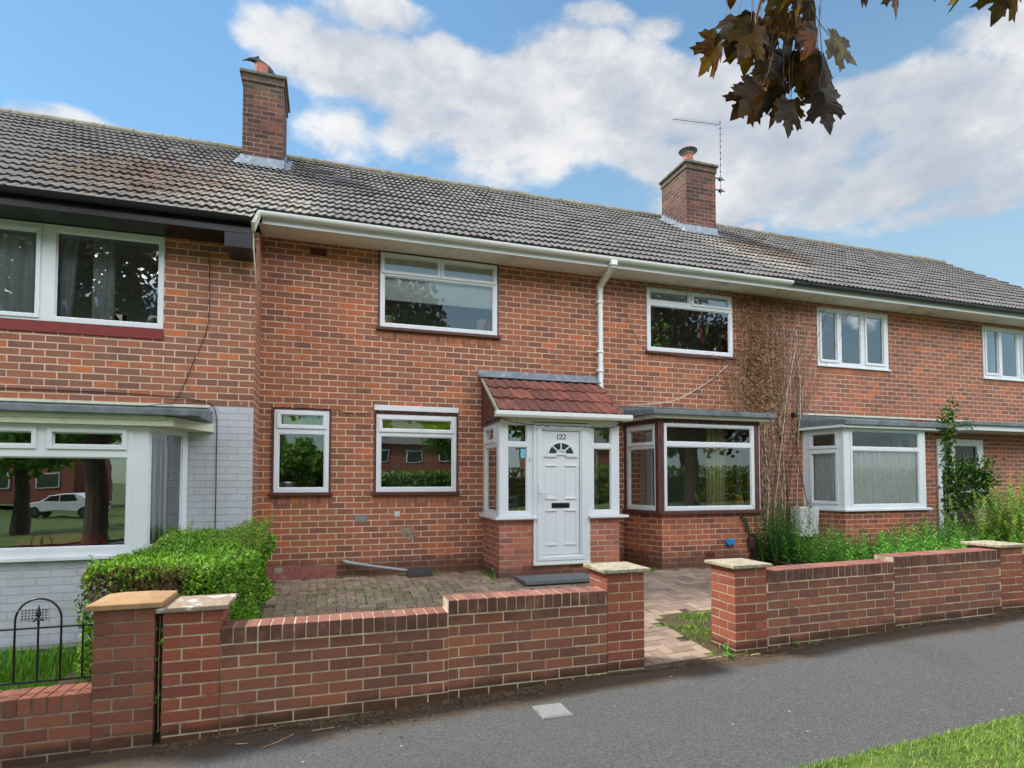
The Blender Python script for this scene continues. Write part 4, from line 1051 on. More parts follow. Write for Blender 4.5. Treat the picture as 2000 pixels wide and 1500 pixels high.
GW = thing('garden_wall', 'stepped red brick garden wall with pale pier caps in front of the middle house', 'wall', (.7, YW, -.3))
pier(GW, -.978, .452, 'left pier with a lichen-covered cap', capm='cap_old')
pier(GW, 2.122, .545, 'gate pier with a pebbled cap')
run(GW, -.646, 2.12, [(-.646, .845, .328), (.845, 2.12, .412)], phase=.05)
GW2 = thing('garden_wall', 'stepped red brick garden wall to the right of the garden entrance', 'wall', (5, YW, -.2))
pier(GW2, 3.338, .527, 'gate pier right of the entrance')
pier(GW2, 6.63, .59, 'far pier with a cream cap')
run(GW2, 3.668, 6.628, [(3.668, 5.16, .49), (5.16, 6.628, .536)], tilt=.012, phase=.07)
run(GW2, 6.96, 9.5, [(6.96, 9.5, .5)], tilt=.02)
GW3 = thing('garden_wall', 'low brick wall with a tan capped pier in front of the left-hand house', 'wall', (-2, YW, -.35))
pier(GW3, -1.352, .488, 'pier with a tan stone cap', capm='cap_tan', mort='mortar_grey', tan=True, mat='unit_left')
run(GW3, -5.0, -1.352, [(-5.0, -1.352, -.004)], mat='unit_left', mort='mortar_grey', cope='unit_left')

# ---------------------------------------------------------------- iron railing on the left wall
RL = thing('railing', 'black iron bow-top railing on the low brick wall at the left', 'railing', (-2, YW+.11, 0))
yr = YW+.11
mb = MB(); mb.box(-4.9, -1.352, yr-.006, yr+.006, .055, .066); obj('bottom_rail', mb, M['iron'], RL, bevel=.001)
mb = MB(); mb.box(-4.9, -1.352, yr-.006, yr+.006, .378, .387); obj('top_rail', mb, M['iron'], RL, bevel=.001)
for c in (-1.672, -2.36, -3.05, -3.74, -4.43):
    mb = MB(); w = .118
    mb.tube([(c-w, yr, .06), (c-w, yr, .42)]+[(c-w*math.cos(t), yr, .43+.13*math.sin(t)) for t in [math.pi*k/16 for k in range(17)]]+[(c+w, yr, .42), (c+w, yr, .06)], .0062, 8)
    obj('hoop', mb, M['iron'], RL, smooth=True)
    mb = MB(); mb.tube([(c, yr, .06), (c, yr, .43)], .006)
    mb.lathe((c, yr, .40), [(.006, 0), (.008, .01), (.008, .012), (.006, .02), (.014, .03), (.006, .045), (.012, .058), (.014, .066), (.006, .1), (.001, .125)], 10)
    mb.tube([(c-.026, yr, .422), (c-.018, yr, .432), (c, yr, .434), (c+.018, yr, .432), (c+.026, yr, .422)], .005)
    obj('finial', mb, M['iron'], RL)
    for dx in (.232, .345+.11):
        if c+dx > -1.36: continue
        mb = MB(); mb.tube([(c+dx, yr, .06), (c+dx, yr, .397)], .0058); obj('bar', mb, M['iron'], RL)

# ================================================================= GROUND
def sheet(name, m, x0, x1, y0, y1, zf, nx=40, ny_=8, kind='structure', label=None):
    mb = MB(); vs = [(x0+(x1-x0)*i/nx, y0+(y1-y0)*j/ny_) for j in range(ny_+1) for i in range(nx+1)]
    mb.add([(x, y, zf(x, y)) for x, y in vs], [(j*(nx+1)+i, j*(nx+1)+i+1, (j+1)*(nx+1)+i+1, (j+1)*(nx+1)+i) for j in range(ny_) for i in range(nx)])
    o = obj(name, mb, M[m], smooth=True); 
    if kind: o['kind'] = kind
    if label: o['label'] = label
    return o
VY = -5.66
sheet('ground', 'field', -600, 600, -600, 600, lambda x, y: GZ(x)-.16, 120, 120)
sheet('pavement', 'asphalt', -30, 40, VY-.02, YW+.06, lambda x, y: GZ(x), 70, 4)
sheet('grass_verge', 'turf', -30, 40, -9.0, VY, lambda x, y: GZ(x)+.012, 70, 6)
sheet('road', 'road', -60, 80, -16.0, -9.15, lambda x, y: GZ(x)-.11, 70, 4)
mb = MB()
for i in range(-30, 40): mb.prism([(i+.01, -9.13, GZ(i)-.12), (i+.99, -9.13, GZ(i+1)-.12), (i+.99, -9.13, GZ(i+1)+.015), (i+.01, -9.13, GZ(i)+.015)], (0, .125, 0))
o = obj('kerb', mb, M['concrete'], bevel=.01); o['kind'] = 'structure'
mb = MB()
for i in range(-12, 20): mb.prism([(i*2.4, -12.5, GZ(i*2.4)-.104), (i*2.4+1.3, -12.5, GZ(i*2.4+1.3)-.104), (i*2.4+1.3, -12.4, GZ(i*2.4+1.3)-.104), (i*2.4, -12.4, GZ(i*2.4)-.104)], (0, 0, .002))
o = obj('road_marking', mb, M['paint']); o['kind'] = 'structure'
sheet('far_verge', 'turf', -60, 80, -21, -16.1, lambda x, y: GZ(x)-.06, 50, 4)
# narrow edging strip between asphalt and verge
mb = MB()
for i in range(-20, 36): mb.prism([(i*.9, VY-.03, GZ(i*.9)-.05), (i*.9+.89, VY-.03, GZ(i*.9+.89)-.05), (i*.9+.89, VY-.03, GZ(i*.9+.89)+.006), (i*.9, VY-.03, GZ(i*.9)+.006)], (0, .045, 0))
o = obj('kerb', mb, M['concrete'], bevel=.004); o['kind'] = 'structure'

def yardz(x, y):
    t = max(0., min(1., (y+3.80)/2.6)); return GZ(x)*(1-t)+.0*t
def inyard(x, y):
    if y > -.02 or y < -4.08: return False
    if x < -.66 or x > 6.62: return False
    if y < YW+.02 and not (2.46 < x < 3.33): return False
    if 2.15 < x < 3.95 and y > -.81: return False
    if 4.42 < x < 6.66 and y > -.76: return False
    if x > 6.3: return False
    if x > 3.18+.0*(y) and y < -2.86 and x > 3.22: return False
    return True
sheet('front_yard', 'joint', -.70, 6.7, -4.08, 0.0, lambda x, y: yardz(x, y)-.012, 40, 24)
mb = MB(); U = .1035
for i in range(-12, 70):
    for j in range(-42, 3):
        c = (i-j) % 4
        if c not in (0, 3): continue
        x, y = i*U, j*U
        w, d = (2*U, U) if c == 0 else (U, 2*U)
        if not (inyard(x+.01, y+.01) and inyard(x+w-.01, y+d-.01)): continue
        g0 = .0028; a = random.uniform(-.0012, .0012)
        if random.random() < .02: a -= .004
        q = [(x+g0, y+g0), (x+w-g0, y+g0), (x+w-g0, y+d-g0), (x+g0, y+d-g0)]
        top = [(px, py, yardz(px, py)+a+random.uniform(-.0012, .0012)) for px, py in q]
        low = [(px, py, yardz(px, py)-.02) for px, py in q]
        mb.add(low+top, [(4, 5, 6, 7), (0, 1, 5, 4), (1, 2, 6, 5), (2, 3, 7, 6), (3, 0, 4, 7)])
o = obj('block_paving', mb, M['paver'], bevel=.0018); o['kind'] = 'structure'
# little soil bed beside the gate pier, planting beds
sheet('soil_bed', 'soil', 3.2, 4.6, -3.97, -2.86, lambda x, y: yardz(x, y)-.004+.008*math.sin(x*23)*math.sin(y*19), 20, 16)
sheet('soil_bed', 'soil', 6.32, 16.5, -3.76, -.0, lambda x, y: .06+.05*math.sin(x*1.7)*math.sin(y*2.1), 60, 24)
sheet('soil_bed', 'soil', 4.6, 6.33, -3.76, -2.86, lambda x, y: yardz(x, y)-.002, 12, 8)
sheet('left_lawn', 'turf', -9, -1.0, -3.76, -1.40, lambda x, y: -.355+.012*math.sin(x*5)*math.sin(y*7), 40, 20)
sheet('left_path', 'concrete', -9, -.7, -1.42, -.4, lambda x, y: -.335, 20, 2)
sheet('left_bed', 'soil', -1.9, -.66, -3.76, -.62, lambda x, y: -.22, 8, 8)
tag(obj('step_slab', (lambda b: (b.prism([(2.32, -1.42, .003), (3.30, -1.42, .003), (3.30, -.98, .003), (2.32, -.98, .003)], (0, 0, .045)), b)[1])(MB()), M['slate'], bevel=.004), 'grey stone step slab lying before the white front door', 'step')
# utility cover
z = GZ(1.46)+.004
UC = thing('utility_cover', 'small square grey inspection cover set in the pavement', 'cover', (1.46, -4.44, z))
mb = MB(); mb.box(1.355, 1.565, -4.555, -4.335, z-.02, z+.003); obj('frame', mb, M['concrete'], UC)
mb = MB()
for i in range(9): mb.box(1.37+i*.0212, 1.384+i*.0212, -4.54, -4.35, z+.003, z+.006)
for j in range(5): mb.box(1.37, 1.552, -4.54+j*.045, -4.53+j*.045, z+.003, z+.0055)
obj('lid', mb, M['meter'] if False else simple('cover_metal', C(140, 142, 142), .6, vary=.1), UC)
# ================================================================= VEGETATION
def rv(): 
    while True:
        v = Vector((random.uniform(-1, 1), random.uniform(-1, 1), random.uniform(-1, 1)))
        if .05 < v.length < 1: return v.normalized()
def leaf(mb, p, d, n, L, w, fold=.25):
    """diamond leaf folded on its midrib: base p, direction d, face normal n"""
    d = d.normalized(); s = d.cross(n)
    if s.length < 1e-3: s = d.cross(Vector((.3, .5, .8)))
    s.normalize(); n = s.cross(d).normalized()
    a = p; t = p+d*L-n*L*.12; m1 = p+d*L*.45+s*w/2+n*w*fold; m2 = p+d*L*.45-s*w/2+n*w*fold
    mb.add([a, m1, t, m2], [(0, 1, 2), (0, 2, 3)])
def leaf5(mb, p, d, n, L, w):
    d = d.normalized(); s = d.cross(n); s.normalize(); n = s.cross(d).normalized()
    pts = [p, p+d*L*.3+s*w*.45, p+d*L*.7+s*w*.38, p+d*L-n*L*.1, p+d*L*.7-s*w*.38, p+d*L*.3-s*w*.45]
    mid = p+d*L*.5-n*w*.12
    mb.add(pts+[mid], [(0, 1, 6), (1, 2, 6), (2, 3, 6), (3, 4, 6), (4, 5, 6), (5, 0, 6)])

# ---- privet hedge between the two left gardens
HG = thing('hedge', 'clipped green privet hedge behind the wall piers at the left', 'hedge', (-1.1, -2, -.3))
hx0, hx1, hy0, hy1 = -1.72, -.70, -3.08, -.72
def htop(x, y): return .64+.05*math.sin(x*5+y*3)*.4+(.09 if False else 0)+max(0, (y+1.5))*.10+max(0, (x+1.1))*max(0, (y+2.2))*.06
inn = MB(); outr = MB(); tw = MB()
def bulge(y): return .06*math.sin(y*4.3)+.04*math.sin(y*9.1)
ZV = Vector((0, 0, 1))
def hedge_pt(face):
    if face == 't': x, y = random.uniform(hx0, hx1), random.uniform(hy0, hy1); return Vector((x, y, htop(x, y))), Vector((0, 0, 1))
    if face == 'r': y, q = random.uniform(hy0, hy1), random.random(); return Vector((hx1+bulge(y)+.05*math.sin(q*8), y, -.25+q*(htop(hx1, y)+.25))), Vector((1, 0, 0))
    if face == 'f': x, q = random.uniform(hx0, hx1), random.random(); return Vector((x, hy0+.03*math.sin(x*9), -.2+q*(htop(x, hy0)+.2))), Vector((0, -1, 0))
    x, q = hx0, random.random(); y = random.uniform(hy0, hy1); return Vector((x, y, -.25+q*(htop(x, y)+.25))), Vector((-1, 0, 0))
for face, cnt in (('t', 12000), ('r', 15000), ('f', 7000), ('l', 2500)):
    for _ in range(cnt):
        p, n = hedge_pt(face)
        ed = min(p.x-hx0, hx1-p.x+.0, p.y-hy0) if face == 't' else htop(p.x, p.y)-p.z
        if ed < .16: p = p-n*((.16-max(0, ed))**2*3.2)
        dp_ = abs(random.gauss(0, .035)); p = p-n*dp_+rv()*.012
        brownish = face == 'f' and p.x < -1.05 and .25 < p.z < .61
        if brownish and random.random() < .5: dp_ += .04; p = p-n*random.uniform(.02, .08)
        clump = math.sin(p.x*17)*math.sin(p.y*15)*math.sin(p.z*13)
        p += n*(clump*.028+.02*math.sin(p.x*7+p.z*5)*math.sin(p.y*6))
        d = (n*.75+rv()*.9+Vector((0, 0, .35))).normalized()
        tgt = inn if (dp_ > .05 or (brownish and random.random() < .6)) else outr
        leaf(tgt, p, d, (n+rv()*.8+Vector((0, 0, .6))).normalized(), random.uniform(.026, .044), random.uniform(.014, .021))
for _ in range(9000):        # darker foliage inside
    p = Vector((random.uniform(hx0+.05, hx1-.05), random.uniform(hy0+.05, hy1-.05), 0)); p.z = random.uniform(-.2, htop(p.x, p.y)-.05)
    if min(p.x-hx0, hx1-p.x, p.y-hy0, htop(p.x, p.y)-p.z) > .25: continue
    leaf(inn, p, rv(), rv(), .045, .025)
for _ in range(420):         # fresh shoots at the house end
    x, y = random.uniform(-1.0, hx1+.06), random.uniform(-1.9, hy1+.05)
    if random.random() < .3: x, y = random.uniform(hx0, hx1), random.uniform(hy0, hy1)
    z0 = htop(x, y)-.03; h = random.uniform(.05, .19)*(1 if y > -1.6 else .5); top = Vector((x+random.uniform(-.04, .06), y+random.uniform(-.04, .04), z0+h))
    tw.tube([(x, y, z0), top], .0012, 3, False)
    for k in range(int(h/.016)):
        q = Vector((x, y, z0)).lerp(top, k*.016/h)
        for sgn in (1, -1): leaf(outr, q, (Vector((math.cos(k*1.6), math.sin(k*1.6), 0))*sgn+Vector((0, 0, .7))), rv(), .024, .012)
for _ in range(420):         # bare twigs on the worn face
    p = Vector((random.uniform(hx0, -1.0), hy0+random.uniform(.0, .07), random.uniform(.3, .58)))
    q = p+Vector((random.uniform(-.05, .05), random.uniform(-.03, .02), random.uniform(.02, .1))); tw.tube([p, (p+q)/2+rv()*.008, q], .0016, 4, False)
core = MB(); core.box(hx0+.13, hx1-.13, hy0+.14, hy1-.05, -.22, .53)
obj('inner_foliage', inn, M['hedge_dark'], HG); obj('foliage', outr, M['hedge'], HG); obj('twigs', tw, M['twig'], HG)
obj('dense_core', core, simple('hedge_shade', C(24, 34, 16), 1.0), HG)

# ---- grass
def blades(name, m, n, x0, x1, y0, y1, zf, h0, h1, w, label, dens=None, lean=.5, kind='stuff', cat='grass'):
    mb = MB()
    for _ in range(n):
        x, y = random.uniform(x0, x1), random.uniform(y0, y1)
        if dens and random.random() > dens(x, y): continue
        a = random.uniform(0, 6.283); h = random.uniform(h0, h1); l = random.uniform(0, lean)*h; z = zf(x, y)
        dx, dy = math.cos(a), math.sin(a); wx, wy = -dy*w/2, dx*w/2
        mb.add([(x-wx, y-wy, z-.004), (x+wx, y+wy, z-.004), (x+dx*l*.4+wx*.7, y+dy*l*.4+wy*.7, z+h*.6), (x+dx*l*.4-wx*.7, y+dy*l*.4-wy*.7, z+h*.6), (x+dx*l, y+dy*l, z+h)], [(0, 1, 2, 3), (3, 2, 4)])
    return tag(obj(name, mb, M[m]), label, cat, kind=kind)
blades('grass', 'verge', 60000, 1.9, 7.5, -7.2, VY+.015, lambda x, y: GZ(x)+.012, .012, .034, .0045, 'bright mown grass of the roadside verge in the near right corner', lean=1.0,
       dens=lambda x, y: (.55+.45*math.sin(x*3+y*2)*math.sin(y*5-x)) * (1 if y > -6.9 else .4))
blades('grass', 'verge', 4000, 1.2, 8, VY-.04, VY+.02, lambda x, y: GZ(x)+.006, .012, .034, .005, 'longer grass fringe along the edge of the asphalt', lean=1.1)
blades('grass', 'grass', 15000, -3.6, -1.33, -3.7, -1.55, lambda x, y: -.355, .05, .15, .008, 'lush green grass behind the railing at the left', lean=.8,
       dens=lambda x, y: .65+.35*math.sin(x*6)*math.sin(y*4))
mossz = lambda x, y: yardz(x, y)-.006
blades('grass', 'grass', 40000, -.6, 2.0, -3.4, -.3, mossz, .008, .03, .007, 'moss and tiny weeds growing in the joints of the yard paving', lean=1.2,
       dens=lambda x, y: max(.0, 1.25*math.exp(-((x-.5)/1.1)**2-((y+1.5)/.75)**2)*(.6+.4*math.sin(x*9)*math.sin(y*11))+.1*math.sin(x*3)*math.sin(y*4)) if ((x/U) % 1 < .2 or (y/U) % 1 < .2) else .10*math.exp(-((x-.5)/1.0)**2-((y+1.5)/.6)**2))
blades('grass', 'weed', 3600, 2.5, 4.0, -3.9, -1.2, mossz, .006, .02, .006, 'weeds in the joints of the entrance paving', lean=1.2,
       dens=lambda x, y: .45 if ((x/U) % 1 < .14 or (y/U) % 1 < .14) and math.sin(x*5+2)*math.sin(y*3.7) > .1 else .01)
blades('grass', 'grass', 2600, 3.2, 3.9, -3.95, -2.86, lambda x, y: yardz(x, y)-.004, .012, .045, .007, 'patch of weedy grass beside the gate pier', lean=1.0,
       dens=lambda x, y: .5+.5*math.sin(x*9)*math.sin(y*8))
blades('grass', 'weed', 500, -.9, 7, YW-.035, YW-.003, lambda x, y: GZ(x), .01, .04, .006, 'tufts of weeds at the foot of the brick walls', lean=1.2,
       dens=lambda x, y: 1 if math.sin(x*4.1)+math.sin(x*9.7) > 1.15 else .03)

# ---- leafy plants
def stem_plant(mb_l, mb_s, x, y, z, h, nl, L, w, spread=.12, lf=leaf5, sr=.003):
    top = Vector((x+random.uniform(-1, 1)*spread, y+random.uniform(-1, 1)*spread, z+h)); base = Vector((x, y, z))
    mid = (base+top)/2+Vector((random.uniform(-1, 1), random.uniform(-1, 1), 0))*spread*.3
    pt = lambda t: base*(1-t)**2+mid*2*t*(1-t)+top*t*t
    mb_s.tube([pt(0), pt(.33), pt(.66), pt(1)], [sr, sr*.8, sr*.6, sr*.3], 4, False)
    for k in range(nl):
        t = .12+.88*(k/max(1, nl-1)); a = k*2.4+x*9; s = (1.15-.65*t)
        d = Vector((math.cos(a), math.sin(a), .35+.5*t)); lf(mb_l, pt(t), d, Vector((0, 0, 1))+rv()*.35, L*s*random.uniform(.8, 1.2), w*s)
    return top
def plant(name, label, cat, spots, m='weed', kind=None, group=None, sm='weed', **kw):
    a, b = MB(), MB(); tops = [stem_plant(a, b, *s, **kw) for s in spots]
    x, y, z = spots[0][:3]
    if kind: 
        o = obj(name, a, M[m]); a2 = obj('stems', b, M[sm], o); return tag(o, label, cat, kind=kind), tops
    t = thing(name, label, cat, (x, y, z), group); obj('foliage', a, M[m], t); obj('stem', b, M[sm], t)
    return t, tops
# bed in front of the right-hand bay: uncountable weeds
random.seed(21)
sp = []
for _ in range(820):
    x = random.uniform(6.35, 11.6); y = random.uniform(-3.4, -.85)
    if x < 6.7 and y > -.9: continue
    h = random.uniform(.24, .56)*(1+.35*math.sin(x*2.3)*math.sin(y*3)); 
    if y < -2.6: h *= .8
    sp.append((x, y, .05, h, int(h*50), .095, .030))
plant('weeds', 'tangle of green weeds filling the bed behind the right garden wall', 'weeds', sp, kind='stuff', spread=.1)
sp = [(random.uniform(6.28, 6.75), random.uniform(-1.25, -.6), .05, random.uniform(.4, .95), 26, .06, .03) for _ in range(95)]
plant('bush', 'dark green bush against the right corner of the middle bay', 'bush', sp, m='weed_dark', spread=.2)
sp = [(random.uniform(7.1, 7.85), random.uniform(-.45, -.15), .05, random.uniform(.72, 1.02), 24, .055, .03) for _ in range(40)]
_, tp = plant('bush', 'dark leafy bush with yellow flowers growing behind the meter box', 'bush', sp, m='weed_dark', spread=.16)
def flowers(pts, label, n=None):
    for i, p in enumerate(pts):
        mb = MB()
        for k in range(8):
            a = k*.785; leaf(mb, Vector(p), Vector((math.cos(a), math.sin(a)*.8-.3, .5)), Vector((0, -.3, 1)), .03, .022)
        tag(obj('flower', mb, M['yellow']), label, 'flower', 'yellow flowers among the weeds')
flowers([(7.02, -.9, .82), (7.18, -1.0, .60), (7.5, -.8, .87), (7.36, -.35, .98), (8.0, -.7, .90), (8.9, -2.9, .44), (9.6, -2.9, .40)], 'small yellow flower rising from the weeds before the bays')
sp = [(6.95+random.uniform(-.16, .2), -1.55+random.uniform(-.15, .2), .05, random.uniform(.4, .8), 20, .035, .018) for _ in range(34)]
plant('dry_bush', 'half-withered grey-green bush in front of the meter box', 'bush', sp, m='dead', sm='vine', spread=.14)
sp = [(7.0+random.uniform(-.3, .34), -1.6+random.uniform(-.2, .2), .05, random.uniform(.3, .7), 18, .04, .02) for _ in range(24)]
plant('bush', 'thin green bush mixed with the withered one by the meter box', 'bush', sp, m='weed', spread=.14)
plant('weed_plant', 'single tall bright green weed in the yard behind the low wall', 'weed', [(1.6, -2.5, -.10, .47, 22, .085, .026)], spread=.02)
plant('weed_plant', 'small weed beside the gully slab', 'weed', [(1.42, -.32, 0, .07, 8, .05, .02), (.75, -.1, 0, .05, 8, .04, .018)], spread=.04)
plant('weed_plant', 'low broad-leaved weed at the foot of the right gate pier', 'weed', [(3.25, -4.02, -.22, .05, 12, .07, .024), (3.3, -3.9, -.2, .07, 12, .06, .02), (3.95, -4.0, -.18, .04, 10, .06, .02), (4.1, -4.0, -.18, .03, 9, .05, .02)], spread=.05)
plant('weed_plant', 'pale leafy sprig at the left end of the hedge', 'weed', [(-1.79, -2.85, .15, .36, 14, .05, .02)], spread=.05)
# golden shrub by the far door
random.seed(5)
sp = []
for _ in range(230):
    a = random.uniform(0, 6.283); r = random.uniform(0, .85)
    sp.append((10.5+math.cos(a)*r*1.1, -2.0+math.sin(a)*r*.8, .05, random.uniform(.45, 1.5)*(1-.3*r), 80, .085, .038))
plant('golden_shrub', 'feathery yellow-green shrub at the right edge of the picture', 'shrub', sp, m='shrub', sm='vine', spread=.42, sr=.002)
# climbing rose by the far door
CR = thing('climbing_rose', 'dark green climber trained beside the far door up to the canopy', 'climber', (10.6, -.75, 0))
lf_, st_ = MB(), MB()
def vine(pts, n, L, w, sp_=.08, r=.006):
    pts = [Vector(p) for p in pts]; st_.tube(pts, [r*(1-.7*i/(len(pts)-1)) for i in range(len(pts))], 5, False)
    for _ in range(n):
        t = random.random()*(len(pts)-1); i = int(t); q = pts[i].lerp(pts[min(i+1, len(pts)-1)], t-i)+rv()*sp_*random.random()
        leaf5(lf_, q, rv()+Vector((0, -.4, .3)), Vector((0, -.6, .8))+rv()*.6, L*random.uniform(.7, 1.2), w)
for k in range(4): vine([(10.5+k*.05, -.72, 0), (10.42+k*.06, -.75, .9), (10.46+k*.05, -.72, 1.8), (10.3+k*.1, -.78, 2.35+k*.12)], 300, .07, .042, .13)
vine([(10.45, -.7, 2.2), (10.25, -.85, 2.4), (10.2, -.85, 2.58)], 70, .05, .03, .09)
vine([(10.5, -.7, 2.2), (10.8, -.85, 2.35), (10.95, -.9, 2.15)], 60, .05, .03, .08)
for k in range(9):
    z0 = .75+k*.09; vine([(10.5, -.75, z0), (10.75+random.random()*.2, -.95, z0+.16), (10.95+random.random()*.2, -1.1, z0+random.uniform(-.1, .2))], 190, .07, .042, .16)
for k in range(5): vine([(10.5, -.9, .2+k*.1), (10.9, -1.1, .3+k*.15), (11.3, -1.2, .5+k*.12)], 90, .05, .03, .12)
obj('foliage', lf_, M['rose'], CR); obj('stems', st_, M['vine'], CR)
# ivy sprig on the bay corner
IV = thing('ivy', 'ivy trailing across the right end of the brick bay base', 'ivy', (6.3, -.78, .4)); lf_, st_ = MB(), MB()
vine([(6.04, -.765, .74), (6.12, -.775, .66), (6.15, -.775, .52), (6.3, -.775, .36), (6.42, -.78, .22)], 120, .034, .03, .045, .003)
vine([(6.45, -.1, .0), (6.62, -.12, .9), (6.66, -.06, 1.6), (6.72, -.05, 2.0)], 240, .036, .03, .09, .008)
vine([(6.85, -.04, .2), (6.98, -.04, 1.0), (6.9, -.04, 1.5)], 90, .03, .024, .1, .004)
obj('foliage', lf_, M['weed_dark'], IV); obj('stems', st_, M['vine'], IV)
IV2 = thing('ivy', 'thin ivy climbing in the gap between the two front piers', 'ivy', (-1.0, YW, 0)); lf_, st_ = MB(), MB()
vine([(-.998, YW+.03, -.3), (-1.0, YW+.02, .1), (-.995, YW+.01, .43)], 16, .03, .028, .03, .003)
obj('foliage', lf_, M['weed'], IV2); obj('stems', st_, M['vine'], IV2)
mb = MB(); mb.box(-1.022, -.979, YW+.06, YW+.08, -.5, .46); obj('dark_gap', mb, M['soil'], GW)

# ---- dead creeper on the facade
random.seed(11)
DC = thing('dead_creeper', 'dead brown creeper spread over the wall between the two bay windows', 'climbing plant', (7.2, 0, 0))
L1, S1 = MB(), MB()
def wall_stem(x, z, dx, n, st, w0, drift=.02, y=-.012):
    pts = []; vx = dx
    for i in range(n):
        pts.append(Vector((x, y-random.uniform(0, .02), z))); vx += random.gauss(0, drift); vx *= .93; vx += dx*.07; x += vx*st; z += st*random.uniform(.7, 1.1)
        if z > 4.47 or (4.88 < x < 6.56 and 3.37 < z < 4.43): break
    if len(pts) > 2: S1.tube(pts, [w0*(1-.6*i/len(pts)) for i in range(len(pts))], 3, False)
    return pts
trunkpts = []
for k in range(330):
    x0 = random.gauss(7.25, .27) if k % 3 else random.uniform(6.75, 8.0); z0 = random.choice([.2, .6, 1.2, 1.6, 2.0, 2.4, 2.6])
    if z0 < 1.7:
        x0 = 7.2+(x0-7.3)*.55
        if k % 2: continue
    pts = wall_stem(x0, z0, random.gauss((x0-7.3)*.28-.0, .10), 60, .055, random.uniform(.003, .0065), .07); trunkpts += pts
for k in range(11): trunkpts += wall_stem(random.uniform(7.0, 7.75), .1, random.gauss(0, .03), 80, .055, .014, .04, -.025)
for k in range(30):     # fan of pale bare twigs to the right
    x0 = random.uniform(7.75, 8.0); z0 = random.uniform(1.9, 3.1); wall_stem(x0, z0, random.uniform(.1, .75), random.randint(12, 34), .05, .0028, .05, -.02)
for k in range(26):
    x0 = random.uniform(6.5, 7.1); z0 = random.uniform(2.4, 3.6); wall_stem(x0, z0, random.uniform(-.6, -.1), random.randint(8, 22), .05, .002, .06)
def dleaf(x, z, y=None):
    if 4.93 < x < 6.52 and 3.40 < z < 4.40: return
    p = Vector((x, -.015-random.random()*.06 if y is None else y, z)); leaf(L1, p, rv()+Vector((0, -.3, -.6)), Vector((0, -1, .2))+rv()*.8, random.uniform(.018, .045), random.uniform(.014, .034))
for p in trunkpts:
    dens = .42 if p.x < 7.5 else .1
    if p.z < 1.9: dens *= .35
    for _ in range(int(dens+random.random())):
        dleaf(p.x+random.gauss(0, .045), p.z+random.gauss(0, .04))
for _ in range(2000):
    z = random.uniform(2.4, 4.45); c = 6.95+.10*(4.45-z)*.9; dleaf(random.gauss(c, .16+.05*(z-2.5)), z)
for _ in range(1100): dleaf(random.gauss(7.1, .5), 4.46-abs(random.gauss(0, .13)))
for _ in range(380): dleaf(random.uniform(5.9, 6.9), random.gauss(2.9, .28)-.0)
for _ in range(260): dleaf(random.uniform(4.4, 6.6), 4.46-abs(random.gauss(0, .03)))
# thin runners along the soffit and down beside the window
run_ = [(6.7, -.03, 4.44), (6.3, -.03, 4.47), (5.8, -.04, 4.455), (5.3, -.03, 4.47), (4.9, -.03, 4.45), (4.6, -.03, 4.46)]
for o_ in range(4): S1.tube([(a+random.uniform(-.05, .05), b-.01*o_, c-.012*o_+random.uniform(-.01, .01)) for a, b, c in run_], .004, 4, False)
S1.tube([(4.5, -.02, 4.43), (4.56, -.02, 4.2), (4.52, -.02, 3.95), (4.62, -.02, 3.7), (4.75, -.02, 3.5), (4.9, -.03, 3.37), (5.5, -.05, 3.33), (6.2, -.06, 3.34), (6.7, -.03, 3.3)], .004, 4, False)
S1.tube([(4.52, -.02, 4.0), (4.36, -.02, 3.85)], .003, 4, False); S1.tube([(4.3, -.02, 4.25), (4.42, -.02, 4.42)], .004, 4, False)
for _ in range(9):
    x = random.uniform(7.0, 9.2); S1.tube([(x, -.1, 4.45), (x-.2, -.3, 4.46), (x-.35+random.random()*.5, -.44, 4.47+random.random()*.1)], .003, 3, False)
obj('stems', S1, M['vine'], DC); obj('dead_leaves', L1, M['dead'], DC)

# ---- debris at the foot of the walls
random.seed(3)
mb = MB()
for _ in range(20000):
    x = random.uniform(-1.0, 8) ; k = abs(random.gauss(0, 1)); wdt = .10+.06*math.sin(x*2.1)+.04*math.sin(x*5.3)
    if x > 2.3: wdt *= .62
    y = YW-.008-k*wdt
    if random.random() < math.exp(-k)*.9+.05:
        z = GZ(x)+random.uniform(.0015, .006)
        a = random.uniform(0, 6.28); l = random.uniform(.005, .022); w = random.uniform(.002, .008)
        dx, dy = math.cos(a)*l, math.sin(a)*l; wx, wy = -math.sin(a)*w, math.cos(a)*w
        mb.add([(x-dx, y-dy, z), (x+wx, y+wy, z+.002), (x+dx, y+dy, z+random.random()*.004), (x-wx, y-wy, z+.001)], [(0, 1, 2, 3)])
tag(obj('litter', mb, M['litter']), 'strip of dry leaf litter along the foot of the front walls', 'litter', kind='stuff')
mb = MB()
for _ in range(160):
    x, y = random.uniform(-.5, 3.9), random.uniform(-3.2, -.3)
    if not inyard(x, y): continue
    z = yardz(x, y)+.004
    for q in range(random.randint(1, 5)):
        leaf(mb, Vector((x+random.gauss(0, .02), y+random.gauss(0, .02), z)), Vector((random.gauss(0, 1), random.gauss(0, 1), .2)), Vector((0, 0, 1)), .03, .016)
tag(obj('litter', mb, M['litter']), 'scattered dead leaves on the yard paving', 'litter', kind='stuff')
def stick(pts, r, m, label): mb = MB(); mb.tube(pts, r, 5); return tag(obj('twig', mb, M[m]), label, 'twig')
gz = lambda x: GZ(x)+.008
stick([(-.36, -4.28, gz(-.4)), (-.27, -4.22, gz(-.3)), (-.19, -4.15, gz(-.2))], .005, 'twig', 'dark twig lying on the pavement near the left pier')
stick([(-.08, -4.15, gz(0)), (.06, -4.14, gz(0))], .003, 'straw', 'short pale stick lying in the litter at the foot of the wall')
